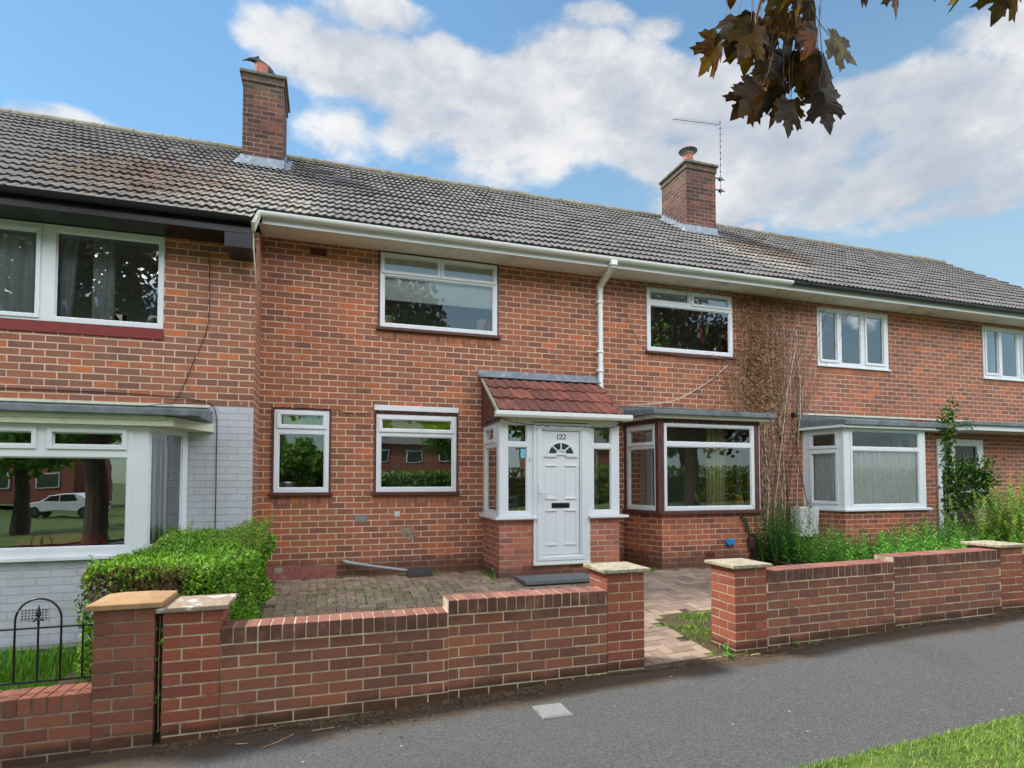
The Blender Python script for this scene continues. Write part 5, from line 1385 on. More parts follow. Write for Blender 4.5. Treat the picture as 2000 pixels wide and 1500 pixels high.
stick([(3.42, -4.05, gz(3.5)), (3.52, -4.04, gz(3.5))], .006, 'straw', 'small pale wood chip by the right gate pier')
stick([(-.52, -4.17, gz(-.4)), (-.45, -4.18, gz(-.4))], .003, 'straw', 'tiny pale straw near the left pier')
# ================================================================= SMALL THINGS ON THE FACADES
mb = MB(); mb.tube([(.215, -.005, .205), (.215, -.05, .205), (.235, -.065, .20), (.27, -.07, .19), (.62, -.13, .13), (1.05, -.2, .065)], [.022]*2+[.024]*2+[.019]*2, 12)
mb.tube([(.215, -.05, .205), (.25, -.068, .196)], .0245, 12)
tag(obj('waste_pipe', mb, M['greypvc'], smooth=False), 'grey plastic waste pipe sloping down the wall to the drain', 'pipe')
mb = MB(); mb.prism([(1.02, -.42, .005), (1.36, -.38, .005), (1.36, -.12, .03), (1.03, -.14, .03)], (0, 0, .05))
tag(obj('gully_cover', mb, M['darkslab'], bevel=.005), 'dark square slab covering the drain at the end of the waste pipe', 'drain cover')
mb = MB(); mb.tube([(5.80, -.74, .355), (5.80, -.80, .355)], .05, 16); mb.box(5.77, 5.90, -.795, -.745, .315, .40)
tag(obj('blue_pipe_end', mb, M['blue'], bevel=.006), 'blue plastic pipe fitting on the brick base of the middle bay', 'pipe')
BB = thing('junction_box', 'brown plastic cable box low on the middle bay base', 'box', (6.2, -.8, .25))
mb = MB(); mb.box(6.145, 6.275, -.83, -.752, .245, .42); obj('case', mb, M['boxbrown'], BB, bevel=.02)
mb = MB(); mb.tube([(6.2, -.79, .25), (6.22, -.79, .15), (6.27, -.79, .05), (6.3, -.8, -.02)], .008, 6); mb.tube([(6.21, -.79, .22), (6.3, -.78, .12), (6.42, -.78, .16)], .005, 6); mb.tube([(6.19, -.79, .25), (6.2, -.79, .1), (6.17, -.79, 0)], .007, 6); obj('cable', mb, M['cable'], BB)
MT = thing('meter_box', 'white meter box leaning among the weeds between the two bays', 'box', (7.8, -.3, .35))
A_ = Matrix.Translation((7.70, -.30, .59)) @ Matrix.Rotation(R(3), 4, 'Y')
mb = MB(); mb.box(-.20, .20, -.12, .1, -.25, .25, A_); obj('case', mb, M['meter'], MT, bevel=.015)
mb = MB(); mb.box(-.19, .19, -.135, -.121, -.24, .24, A_); dd = obj('door', mb, M['meter'], MT, bevel=.008)
mb = MB(); mb.tube([(7.9, -.2, .85), (7.93, -.1, 1.1), (7.86, -.04, 1.6), (7.84, -.03, 2.1)], .006, 5); obj('cable', mb, M['cable'], MT)
mb = MB(); mb.lathe((0, 0, 0), [(.0, -.04), (.05, -.035), (.05, .035), (0, .04)], 14)
mb.v = [tuple(Vector((7.74, -.09, 2.43))+Matrix.Rotation(R(90), 3, 'X') @ Vector(v)) for v in mb.v]
tag(obj('alarm_sensor', mb, M['black']), 'small round black fitting in the creeper beside the right bay roof', 'fitting')
def cable(pts, r, m, label, name='cable', sub=6):
    P_ = [Vector(p) for p in pts]; q = []
    for i in range(len(P_)-1):
        a, b, c, d = P_[max(i-1, 0)], P_[i], P_[i+1], P_[min(i+2, len(P_)-1)]
        for k in range(sub):
            t = k/sub; q.append(.5*((2*b)+(-a+c)*t+(2*a-5*b+4*c-d)*t*t+(-a+3*b-3*c+d)*t**3))
    q.append(P_[-1]); mb = MB(); mb.tube(q, r, 5); return tag(obj(name, mb, M[m]), label, 'cable')
cable([(4.36, -.35, 2.44), (4.6, -.4, 2.45), (5.2, -.2, 2.55), (5.7, -.05, 2.75), (6.1, -.03, 2.98), (6.42, -.03, 3.24)], .006, 'wcable', 'thin white cable sagging from the upper right window to the bay roof')
cable([(-1.37, -.615, 4.0), (-1.36, -.615, 3.6), (-1.37, -.615, 3.1), (-1.5, -.615, 2.7), (-1.62, -.615, 2.35), (-1.7, -.62, 2.2)], .0045, 'cable', 'black cable hanging down the upper brickwork of the left-hand house')
cable([(-3.6, -.612, 2.275), (-2.5, -.612, 2.275), (-1.9, -.615, 2.26), (-1.45, -.615, 2.22), (-1.27, -.615, 2.1), (-1.25, -.615, 1.5), (-1.25, -.615, .3)], .005, 'cable', 'grey cable running above the left bay roof and down the painted brick')
cable([(-1.9, -1.35, 2.03), (-1.7, -1.2, 2.09), (-1.5, -.9, 2.15), (-1.42, -.62, 2.2)], .004, 'cable', 'thin black wire lying across the left bay roof')
def lights(pts, label, step_=.11, seed=1, drop=.03, normal=(0, -1, 0)):
    random.seed(seed); t = thing('string_lights', label, 'string lights', pts[0]); P_ = [Vector(p) for p in pts]; mb = MB(); bl = MB(); path = []
    for a, b in zip(P_, P_[1:]):
        n = max(2, int((b-a).length/.035))
        for k in range(n): path.append(a.lerp(b, k/n)+Vector((0, random.uniform(-.004, .002), random.uniform(-.006, .006))))
    path.append(P_[-1]); mb.tube(path, .0035, 4); mb.tube([q+Vector((.0, -.004, random.uniform(-.012, .010))) for q in path], .0028, 4)
    for i, q in enumerate(path[::3]):
        d = Vector((random.uniform(-.5, .5), -.3, random.choice((-1, -1, 1)))).normalized()*random.uniform(.018, drop)
        mb.tube([q, q+d], .002, 4); bl.tube([q+d, q+d*1.35], .0032, 5)
    obj('wire', mb, M['cable'], t); obj('bulbs', bl, M['white'] if seed % 2 else M['cable'], t)
lights([(2.15, -.86, 2.115), (2.35, -.875, 2.06), (2.6, -.88, 2.035), (2.9, -.88, 2.022), (3.3, -.88, 2.022), (3.6, -.875, 2.02), (3.85, -.87, 2.04), (3.98, -.86, 2.10)], 'string of fairy lights sagging under the porch gutter', seed=2)
lights([(2.16, -.05, 2.08), (2.11, -.3, 2.10), (2.11, -.6, 2.095), (2.12, -.86, 2.11)], 'fairy lights along the left side of the porch', seed=3)
lights([(-.71, -.03, 1.15), (-.715, -.03, 1.7), (-.71, -.03, 2.235), (-.3, -.03, 2.24), (.04, -.03, 2.24), (.35, -.02, 2.18), (.6, -.03, 2.225), (1.2, -.03, 2.23), (1.78, -.03, 2.225)], 'fairy lights strung round the two ground floor windows', seed=5)
lights([(4.60, -.79, 2.17), (5.2, -.79, 2.175), (5.8, -.79, 2.165), (6.4, -.79, 2.16)], 'fairy lights across the brown head of the middle bay', seed=7)

# TV aerial on the right chimney
AE = thing('tv_aerial', 'thin television aerial strapped to the right chimney', 'aerial', (8.2, 2.4, 7.6))
mb = MB(); mb.tube([(8.235, 2.42, 7.62), (8.25, 2.42, 9.32)], .006, 6); obj('mast', mb, M['galv'], AE)
mb = MB()
for z in (7.72, 7.98): mb.tube([(8.0, 2.40, z), (8.34, 2.42, z)], .014, 6); mb.box(8.20, 8.27, 2.39, 2.45, z-.03, z+.03)
obj('bracket', mb, M['galv'], AE)
mb = MB(); a, b = Vector((8.25, 2.42, 9.22)), Vector((6.98, 2.35, 9.06)); mb.tube([a, b], .006, 6)
for k in range(16):
    q = a.lerp(b, .05+.06*k); mb.tube([q+Vector((0, -.1, .0)), q+Vector((0, .1, 0))], .003, 4)
obj('boom', mb, M['galv'], AE)
mb = MB()
for k in range(9): z = 8.15+k*.14; mb.box(8.233, 8.258, 2.405, 2.43, z, z+.016)
obj('cable_clip', mb, M['cable'], AE)

# crow on the left chimney
def blob_body(name, m, chain, parent=None, sub=2, extra=()):
    """one continuous skin from joints (co, radius)"""
    me = bpy.data.meshes.new(name); co = [c[0] for c in chain]; ed = [(i, i+1) for i in range(len(chain)-1)]; rad = [c[1] for c in chain]
    for (i, pts) in extra:
        prev = i
        for c, r in pts: co.append(c); rad.append(r); ed.append((prev, len(co)-1)); prev = len(co)-1
    me.from_pydata(co, ed, []); o = bpy.data.objects.new(name, me); COL.objects.link(o); me.materials.append(m)
    sk = o.modifiers.new('skin', 'SKIN'); sk.use_smooth_shade = True
    for v, r in zip(me.skin_vertices[0].data, rad): v.radius = (r, r) if not isinstance(r, tuple) else r
    me.skin_vertices[0].data[0].use_root = True
    s_ = o.modifiers.new('sub', 'SUBSURF'); s_.levels = s_.render_levels = sub
    if parent: o.parent = parent
    return o
yb = 2.60
crow = blob_body('crow', M['crow'], [((-.99, yb, 8.36), (.02, .05)), ((-1.02, yb, 8.46), (.04, .06)), ((-1.09, yb, 8.54), (.055, .065)), ((-1.18, yb, 8.60), (.06, .06)), ((-1.26, yb, 8.63), (.045, .05)),
     ((-1.335, yb, 8.645), (.04, .04)), ((-1.39, yb, 8.64), (.032, .032)), ((-1.44, yb, 8.62), (.014, .016)), ((-1.50, yb, 8.59), (.005, .007))], extra=[(3, [((-1.17, yb-.02, 8.55), .02), ((-1.17, yb-.03, 8.50), .008)]), (4, [((-1.25, yb, 8.70), .024), ((-1.24, yb, 8.735), .014)])])
tag(crow, 'dark crow leaning out to the left behind the pot of the left chimney', 'bird')
mb = MB()

# moss clumps on the roof
random.seed(17)
mb = MB()
def clump(x, y, s):
    z = roof_z(y)+.022; n = 6
    vs = [(x, y, z+s*.55)]+[(x+math.cos(6.283*k/n)*s*random.uniform(.7, 1.3), y+math.sin(6.283*k/n)*s*random.uniform(.6, 1.1), roof_z(y+math.sin(6.283*k/n)*s)+.008) for k in range(n)]
    mb.add(vs, [(0, k+1, (k+1) % n+1) for k in range(n)])
def rowed(y, ya=-.52, n=ROWS):
    st = (RIDGE_Y-.02-ya)/n; return ya+round((y-ya)/st)*st+random.gauss(-.02, .03)
for _ in range(1500):
    u = random.random()
    if u < .55: x, y = random.gauss(-1.9, 1.1), random.gauss(.4, 1.0)
    elif u < .85: x, y = random.gauss(8.3, 1.3), random.gauss(1.5, .9)
    else: x, y = random.uniform(-6, 15), random.uniform(-.4, 3.4)
    y = rowed(y)
    if y < (-1.0 if x < -.86 else -.42) or y > 3.4: continue
    clump(x, y, random.uniform(.012, .045)*(1 if u < .55 else .7))
for _ in range(46):
    x, y = random.uniform(2.15, 3.9), random.uniform(-.9, -.2); z = pz(y)+.035; s = random.uniform(.008, .024)
    if x < 2.9 or random.random() < .3: mb.add([(x, y, z+s*.5)]+[(x+math.cos(k*1.047)*s, y+math.sin(k*1.047)*s*.8, pz(y+math.sin(k*1.047)*s)+.02) for k in range(6)], [(0, k+1, (k+1) % 6+1) for k in range(6)])
tag(obj('moss', mb, M['moss']), 'brown moss clumps scattered over the grey roof tiles', 'moss', kind='stuff')

# ================================================================= THINGS SEEN THROUGH THE WINDOWS
def curtain(x0, x1, y, z0, z1, m, label, folds=9, amp=.025, sway=0, cat='curtain', group=None):
    mb = MB(); n = folds*6; nzs = 6
    for j in range(nzs+1):
        t = j/nzs; z = z0+(z1-z0)*t
        for i in range(n+1):
            u = i/n; sq = 1-sway*(1-t)*(1 if sway > 0 else 0); x = (x0+(x1-x0)*u*sq) if sway >= 0 else (x1-(x1-x0)*(1-u)*(1+sway*(1-t)))
            mb.v.append((x, y+amp*math.sin(u*folds*6.283+math.sin(u*9)*.8), z))
    for j in range(nzs):
        for i in range(n): a = j*(n+1)+i; mb.f.append((a, a+1, a+n+2, a+n+1))
    return tag(obj('curtain', mb, M[m] if isinstance(m, str) else m, smooth=True), label, cat, group)
def sheetobj(name, m, x0, x1, y, z0, z1, label, cat, th=.006):
    mb = MB(); mb.box(x0, x1, y, y+th, z0, z1); return tag(obj(name, mb, M[m]), label, cat)
sheetobj('roller_blind', 'blind', .70, 2.33, .05, 3.83, 4.46, 'white roller blind half lowered behind the wide upper window of the middle house', 'blind')
sheetobj('roller_blind', 'cream_blind', .72, 2.31, .03, 4.335, 4.46, 'rolled cream blind edge at the top of the wide upper window', 'blind', .04)
sheetobj('roller_blind', 'green_blind', -.64, -.03, .04, 1.985, 2.19, 'short lime green blind in the narrow ground floor window', 'blind')
sheetobj('roller_blind', 'green_blind', .66, 1.73, .04, 1.975, 2.17, 'wide lime green blind in the square ground floor window', 'blind')
random.seed(9)
sheetobj('roller_blind', 'meter', 4.93, 6.5, .05, 4.12, 4.4, 'grey blind at the top of the window with the dream catcher', 'blind')
curtain(-4.6, -3.10, -.50, 3.05, 4.12, 'curtain_g', 'grey curtain drawn across the left light of the upper left window', 12, .03)
curtain(-2.90, -2.72, -.46, 3.05, 4.12, 'curtain_g', 'narrow grey curtain edge beside the mullion of the upper left window', 3, .03, sway=.35)
curtain(-2.60, -2.38, -.42, 3.05, 4.12, 'curtain_g', 'pale net curtain hanging inside the upper left window', 3, .02)
curtain(-1.86, -1.70, -.86, .60, 1.84, 'curtain_g', 'grey curtain in the angled side of the left bay window', 3, .035)
curtain(5.62, 5.96, -.5, .85, 2.15, 'curtain_y', 'pale yellow curtain hanging in the middle bay window', 5, .03, sway=.0)
curtain(6.40, 6.48, .05, .85, 2.15, 'curtain_g', 'pale drape at the right end of the middle bay window', 2, .02)
m_, g_ = new_mat('net_lace'); ob_ = g_.n('ShaderNodeNewGeometry').outputs['Position']
nn = g_.noise(ob_, 34, 4, .7); n2_ = g_.noise(ob_, 9, 3)
ff = g_.step(g_.m('ADD', nn, g_.m('MULTIPLY', n2_, .3)), .52, .74)
df = g_.n('ShaderNodeBsdfDiffuse', {0: (.93, .94, .96, 1)}); tr = g_.n('ShaderNodeBsdfTransparent', {0: (.9, .9, .9, 1)}); tl = g_.n('ShaderNodeBsdfTranslucent', {0: (.8, .82, .84, 1)})
dd_ = g_.n('ShaderNodeMixShader', {0: .1, 1: df.outputs[0], 2: tl.outputs[0]})
mx = g_.n('ShaderNodeMixShader', {0: g_.m('ADD', g_.m('MULTIPLY', ff, .18), .82), 1: tr.outputs[0], 2: dd_.outputs[0]}); out(g_, mx.outputs[0]); M['net'] = m_
curtain(8.30, 9.9, -.655, .86, 1.86, 'net', 'white lace net curtain across the front of the right bay window', 16, .022)
mb = MB(); n = 40
for j in range(3):
    for i in range(n+1): u = i/n; mb.v.append((8.10+.14*u, -.08-.55*u+.014*math.sin(u*44), .86+j*.5))
for j in range(2):
    for i in range(n): a = j*(n+1)+i; mb.f.append((a, a+1, a+n+2, a+n+1))
tag(obj('curtain', mb, M['net'], smooth=True), 'lace net curtain in the narrow side of the right bay window', 'curtain')
curtain(12.8, 13.6, .25, 3.4, 4.3, 'curtain_g', 'faint pale curtain in the far right upper window', 7, .02)
curtain(8.42, 8.60, .2, 3.4, 4.35, 'curtain_y', 'cream curtain at the left of the three-light upper window', 3, .02)
# red sofa back
mb = MB(); pts = [(-3.0, .45), (-2.99, .62), (-2.92, .67), (-2.78, .695), (-2.5, .70), (-2.35, .692), (-2.27, .665), (-2.24, .62), (-2.24, .45)]
mb.prism([(a, -1.13, b+.035) for a, b in pts], (0, .2, 0))
SF = tag(obj('sofa', mb, M['sofa'], bevel=.03), 'rounded red sofa back showing above the sill of the left bay', 'sofa')
def lathe_thing(name, m, x, y, z, prof, label, cat, n=20, grp=None): mb = MB(); mb.lathe((x, y, z), prof, n); return tag(obj(name, mb, M[m], smooth=False), label, cat, grp)
boxobj_t = lambda name, m, b, label, cat, bev=.004: tag(boxobj(name, m, None, *b, bevel=bev), label, cat)
# sill ornaments, upper left
lathe_thing('figurine', 'ornament', -2.0, -.47, 3.06, [(.055, 0), (.05, .03), (.06, .03), (.04, .08), (.045, .08), (.02, .13), (.024, .15), (0, .17)], 'cream pine tree ornament at the right of the upper left sill', 'ornament')
for x, l in ((-2.50, 'left'), (-2.42, 'right')): lathe_thing('figurine', 'ornament', x, -.47, 3.06, [(.035, 0), (.04, .03), (.02, .06), (.03, .085), (.02, .11), (0, .12)], '%s one of the pair of small cream figurines on the upper left sill' % l, 'ornament')
lathe_thing('figurine', 'ornament', -2.19, -.47, 3.06, [(.04, 0), (.04, .03), (.015, .07), (0, .09)], 'small cream figurine right of the dark picture on the upper left sill', 'ornament')
boxobj_t('picture_frame', 'black', (-2.37, -2.25, -.45, -.43, 3.07, 3.2), 'small dark framed picture standing on the upper left sill', 'picture frame')
# upper middle window
mb = MB(); mb.prism([(2.14+.06*math.cos(w), .1, 3.60+.09*math.sin(w)) for w in [math.pi*k/10 for k in range(11)]]+[(2.08, .1, 3.45), (2.20, .1, 3.45)], (0, .02, 0)); tag(obj('wooden_board', mb, M['wood']), 'pale round-topped wooden board behind the wide upper window', 'board')
boxobj_t('wooden_board', 'wood', (.72, .84, .1, .12, 3.44, 3.63), 'square pale wooden board in the left corner of the wide upper window', 'board')
ST = thing('soft_toy', 'red felt toy with a white bobble in the right corner of the wide upper window', 'toy', (2.3, .12, 3.45))
mb = MB(); mb.lathe((2.27, .12, 3.44), [(.06, 0), (.065, .06), (.045, .15), (.03, .21), (0, .24)], 14); obj('body', mb, M['redtoy'], ST)
mb = MB(); mb.lathe((2.20, .11, 3.66), [(0, -.03), (.025, -.015), (.03, 0), (.02, .02), (0, .03)], 10); obj('bobble', mb, M['ornament'], ST)
# dream catcher
DCt = thing('dream_catcher', 'round dream catcher with pink and orange feathers hanging in the upper right window', 'dream catcher', (5.98, .06, 4.0))
mb = MB(); pts = [(5.98+.055*math.cos(w), .06, 4.03+.055*math.sin(w)) for w in [6.283*k/20 for k in range(21)]]; mb.tube(pts, .006, 5)
for k in range(8): a = .785*k; mb.tube([(5.98+.053*math.cos(a), .06, 4.03+.053*math.sin(a)), (5.98+.053*math.cos(a+2.3), .06, 4.03+.053*math.sin(a+2.3))], .0015, 3)
mb.tube([(5.98, .06, 4.08), (5.98, .06, 4.13)], .002, 3); obj('hoop', mb, M['wood'], DCt)
for (x, z, l, m, nm) in ((5.90, 3.93, .12, 'curtain_g', 0), (5.96, 3.86, .18, 'skin_hl', 1), (5.98, 3.74, .18, 'skin_hl', 2), (6.05, 3.84, .16, 'amber', 3), (6.08, 3.98, .1, 'amber', 4), (5.92, 3.80, .12, 'meter', 5)):
    mb = MB(); leaf5(mb, Vector((x, .05, z)), Vector((.15*(x-5.98), 0, -1)), Vector((0, -1, 0)), l, .035); mb.tube([(x, .05, z), (x*.5+5.98*.5, .055, 3.98)], .0012, 3); obj('feather', mb, M[m], DCt)
boxobj_t('cup', 'teal', (4.97, 5.02, .05, .09, 3.445, 3.53), 'small teal cup in the left corner of the upper right window', 'cup')
lathe_thing('ornament_dish', 'wood', 5.30, .08, 3.45, [(.03, 0), (.012, .02), (.012, .05), (.06, .08), (.06, .095), (0, .095)], 'tiny wooden bird table on the upper right window sill', 'ornament')
# middle bay sill things
SP_ = thing('potted_plant', 'spiky striped snake plant in a teal pot on the middle bay sill', 'plant', (5.37, -.66, .84))
mb = MB(); mb.lathe((5.37, -.66, .84), [(.05, 0), (.062, .06), (.07, .125), (.06, .13), (0, .12)], 20); obj('pot', mb, M['teal'], SP_)
mb = MB(); random.seed(4)
for k in range(11):
    a = random.uniform(0, 6.28); d = Vector((math.cos(a)*.35, math.sin(a)*.2, 1)); leaf5(mb, Vector((5.37+.02*math.cos(a), -.66+.02*math.sin(a), .95)), d, Vector((math.sin(a), -1, .1)), random.uniform(.14, .27), .034)
obj('foliage', mb, M['shrub'], SP_)
lathe_thing('jar', 'amber', 6.13, -.60, .84, [(.075, 0), (.085, .03), (.085, .12), (.07, .15), (.055, .165), (.055, .2), (.06, .215), (0, .21)], 'amber glass jar at the right end of the middle bay sill', 'jar')
for x, l in ((5.52, 'left'), (5.60, 'right')): lathe_thing('ornament', 'wood', x, -.63, .84, [(.035, 0), (.045, .025), (.03, .06), (0, .07)], '%s one of two small pale wooden ornaments beside the snake plant' % l, 'ornament', 8)
# kitchen window things
lathe_thing('bowl', 'white', -.50, .1, 1.2, [(.05, 0), (.08, .03), (.1, .07), (.095, .07), (0, .02)], 'white bowl on the sill of the narrow ground floor window', 'bowl')
boxobj_t('bottle_box', 'meter', (-.62, -.56, .08, .16, 1.19, 1.25), 'small pale carton in the corner of the narrow ground floor window', 'carton')
mb = MB(); mb.tube([(1.04, .2, 1.15), (1.04, .2, 1.27)]+[(1.10-.06*math.cos(w), .2, 1.29+.06*math.sin(w)) for w in [math.pi*k/8 for k in range(8)]]+[(1.16, .2, 1.26)], .009, 8); tag(obj('tap', mb, M['steel']), 'curved kitchen tap behind the square ground floor window', 'tap')
# a half-glazed inner door seen across the kitchen
TK = plane_T((0, 1.5, 0), (1, 0, 0))
KD = thing('door', 'pale half-glazed inner door seen through the square ground floor window', 'door', (1.5, 1.5, .05))
mb = MB(); mb.slab(TK, 1.75, 2.0, [(1.12, 1.63, 1.0, 1.8)], -.04, 0, 1.0, .05); obj('leaf', mb, M['white'], KD, bevel=.004)
mb = MB(); mb.slab(TK, 1.63, 1.8, [], -.03, -.02, 1.12, 1.0); obj('glazing', mb, M['curtain_g'], KD)
boxobj_t('sticker', 'sticker', (2.462, 2.526, PY-.0035, PY-.002, 1.59, 1.71), 'pale blue square sticker inside the left porch window', 'sticker', 0)
# white slatted bench in the porch
BN = thing('bench', 'white slatted bench inside the porch, seen through its left window', 'bench', (2.5, -.3, .1))
for z in (.92, 1.02): boxobj('slat', 'white', BN, 2.25, 2.62, -.30, -.28, z, z+.045)
boxobj('seat', 'white', BN, 2.25, 2.62, -.62, -.28, .50, .53)
for x in (2.26, 2.59): boxobj('leg', 'white', BN, x, x+.03, -.30, -.27, .1, 1.07); boxobj('leg', 'white', BN, x, x+.03, -.62, -.59, .1, .5)
# framed picture on the room wall behind the bay side
boxobj_t('picture_frame', 'wood', (5.2, 5.36, 1.6, 1.62, 1.55, 1.8), 'small framed picture hanging inside behind the middle bay', 'picture frame')

# ================================================================= TREES BEHIND THE CAMERA AND THE OVERHANGING SPRAY
LOBES = [(0, 0), (.10, .02), (.24, -.12), (.33, -.05), (.40, .06), (.50, .05), (.53, .16), (.62, .22), (.50, .30), (.38, .32), (.42, .42), (.56, .50), (.54, .60), (.66, .72), (.52, .74), (.44, .84), (.34, .72), (.22, .64), (.20, .74), (.27, .84), (.17, .90), (.12, 1.02), (0, 1.2)]
def maple_leaf(mb, st, p, down, face, size, curl=.2, pet=.08):
    d = down.normalized(); s = d.cross(face).normalized(); n = s.cross(d).normalized()
    P2 = lambda u, v: p+(s*u+d*v+n*(-curl*(abs(u)**1.5)*1.0-curl*.45*v*v+.05*math.sin(v*7+u*5)*.4))*size
    right = [P2(u, v) for u, v in LOBES]; left = [P2(-u, v) for u, v in LOBES[1:-1]]
    spine = [P2(0, t) for t in (0.15, .35, .6, .85)]
    i0 = len(mb.v)
    nr_ = len(LOBES); mb.v += [tuple(q) for q in right]+[tuple(q) for q in left]+[tuple(q) for q in spine]
    Rr = lambda k: i0+k; Ll_ = lambda k: i0 if k == 0 else (i0+nr_-1 if k == nr_-1 else i0+nr_+k-1); Sp = lambda k: i0+nr_+nr_-2+k
    def sp_of(v): return 0 if v < .1 else 1 if v < .4 else 2 if v < .6 else 3
    # hub fans: each outline edge joined to the nearest spine vertex keeps the deep notches open
    for side in (Rr, Ll_):
        for k in range(nr_-1):
            v = (LOBES[k][1]+LOBES[k+1][1])/2; h = 0 if k < 9 else (1 if k < 16 else (2 if k < 18 else 3))
            a, b = side(k), side(k+1); mb.f.append((a, b, Sp(h)) if side is Rr else (b, a, Sp(h)))
        for (k, h0, h1) in ((9, 0, 1), (16, 1, 2), (18, 2, 3)):
            mb.f.append((side(k), Sp(h0), Sp(h1)) if side is Ll_ else (side(k), Sp(h1), Sp(h0)))
    st.tube([p-d*size*.02+n*.001, p-d*pet*.6+Vector((0, 0, pet*.2)), p-d*pet+Vector((0, 0, pet*.7))], .0012, 4, False)
def tree(name, label, x, y, h, r, m, n, ls, cull=None, zc=None, trunk=.28, seed=1, kind_bark='bark', flat=.8):
    random.seed(seed); t = thing(name, label, 'tree', (x, y, GZ(x))); z0 = GZ(x); zc = zc or h-r*flat
    mb = MB(); mb.tube([(x, y, z0-.1), (x+.03, y, z0+h*.18), (x-.05, y+.04, z0+h*.4), (x, y, zc+r*.3)], [trunk*1.15, trunk*.85, trunk*.7, trunk*.25], 12)
    br = []
    for k in range(9):
        a = k*2.4; q0 = Vector((x, y, z0+h*(.3+.035*k))); q1 = Vector((x+math.cos(a)*r*.75, y+math.sin(a)*r*.75, zc+random.uniform(-.3, .5)*r)); mb.tube([q0, (q0+q1)/2+Vector((0, 0, -.1)), q1], [trunk*.4, trunk*.24, .03], 7); br.append((q0, q1))
    obj('trunk', mb, M[kind_bark], t)
    cm = MB(); cl = []
    for k in range(46):
        v = rv()*random.uniform(.45, 1)**.6; cl.append((Vector((x+v.x*r, y+v.y*r, zc+v.z*r*flat)), random.uniform(.18, .34)*r))
    for _ in range(n):
        c, cr = random.choice(cl); p = c+rv()*cr*random.random()**.4
        if cull and cull(p): continue
        leaf(cm, p, rv()+Vector((0, 0, -.3)), rv(), ls*random.uniform(.7, 1.3), ls*.8)
    obj('crown', cm, M[m], t); return t
def near_view(p):            # the crowns open up over the pavement and the gardens
    return p.y > -8.2 and p.x > -3.2 or p.y > -6.6
tree('copper_maple', 'dark copper-leaved maple standing on the verge at the left behind the viewer', -4.9, -9.3, 8.0, 3.3, 'copper', 15000, .2, near_view, trunk=.24, seed=2)
tree('copper_maple', 'dark copper-leaved maple farthest to the right along the verge', 11.6, -9.9, 8.2, 3.6, 'copper', 12000, .2, near_view, trunk=.26, seed=3)
T_R = tree('copper_maple', 'dark copper-leaved maple whose leafy spray hangs over the pavement at the top right', 0.4, -10.8, 8.2, 3.0, 'copper', 10000, .2, near_view, trunk=.2, seed=13)
tree('green_tree', 'round green tree across the road', 7.5, -23, 8, 3.2, 'oak', 7000, .34, None, seed=4)
tree('green_tree', 'low bushy green tree across the road opposite the narrow window', -1.5, -21.5, 3.1, 2.0, 'oak', 5000, .26, None, seed=12, zc=1.5)
tree('green_tree', 'tall green tree beyond the far verge to the right', 21, -24, 11, 4.6, 'oak', 8000, .42, None, seed=5)
tree('green_tree', 'broad green tree beyond the far verge to the left', -12, -23, 8, 3.8, 'oak', 7000, .36, None, seed=6)
tree('green_tree', 'small green street tree beside the far pavement', 15.0, -19, 6.4, 2.3, 'oak', 5000, .26, None, seed=8)
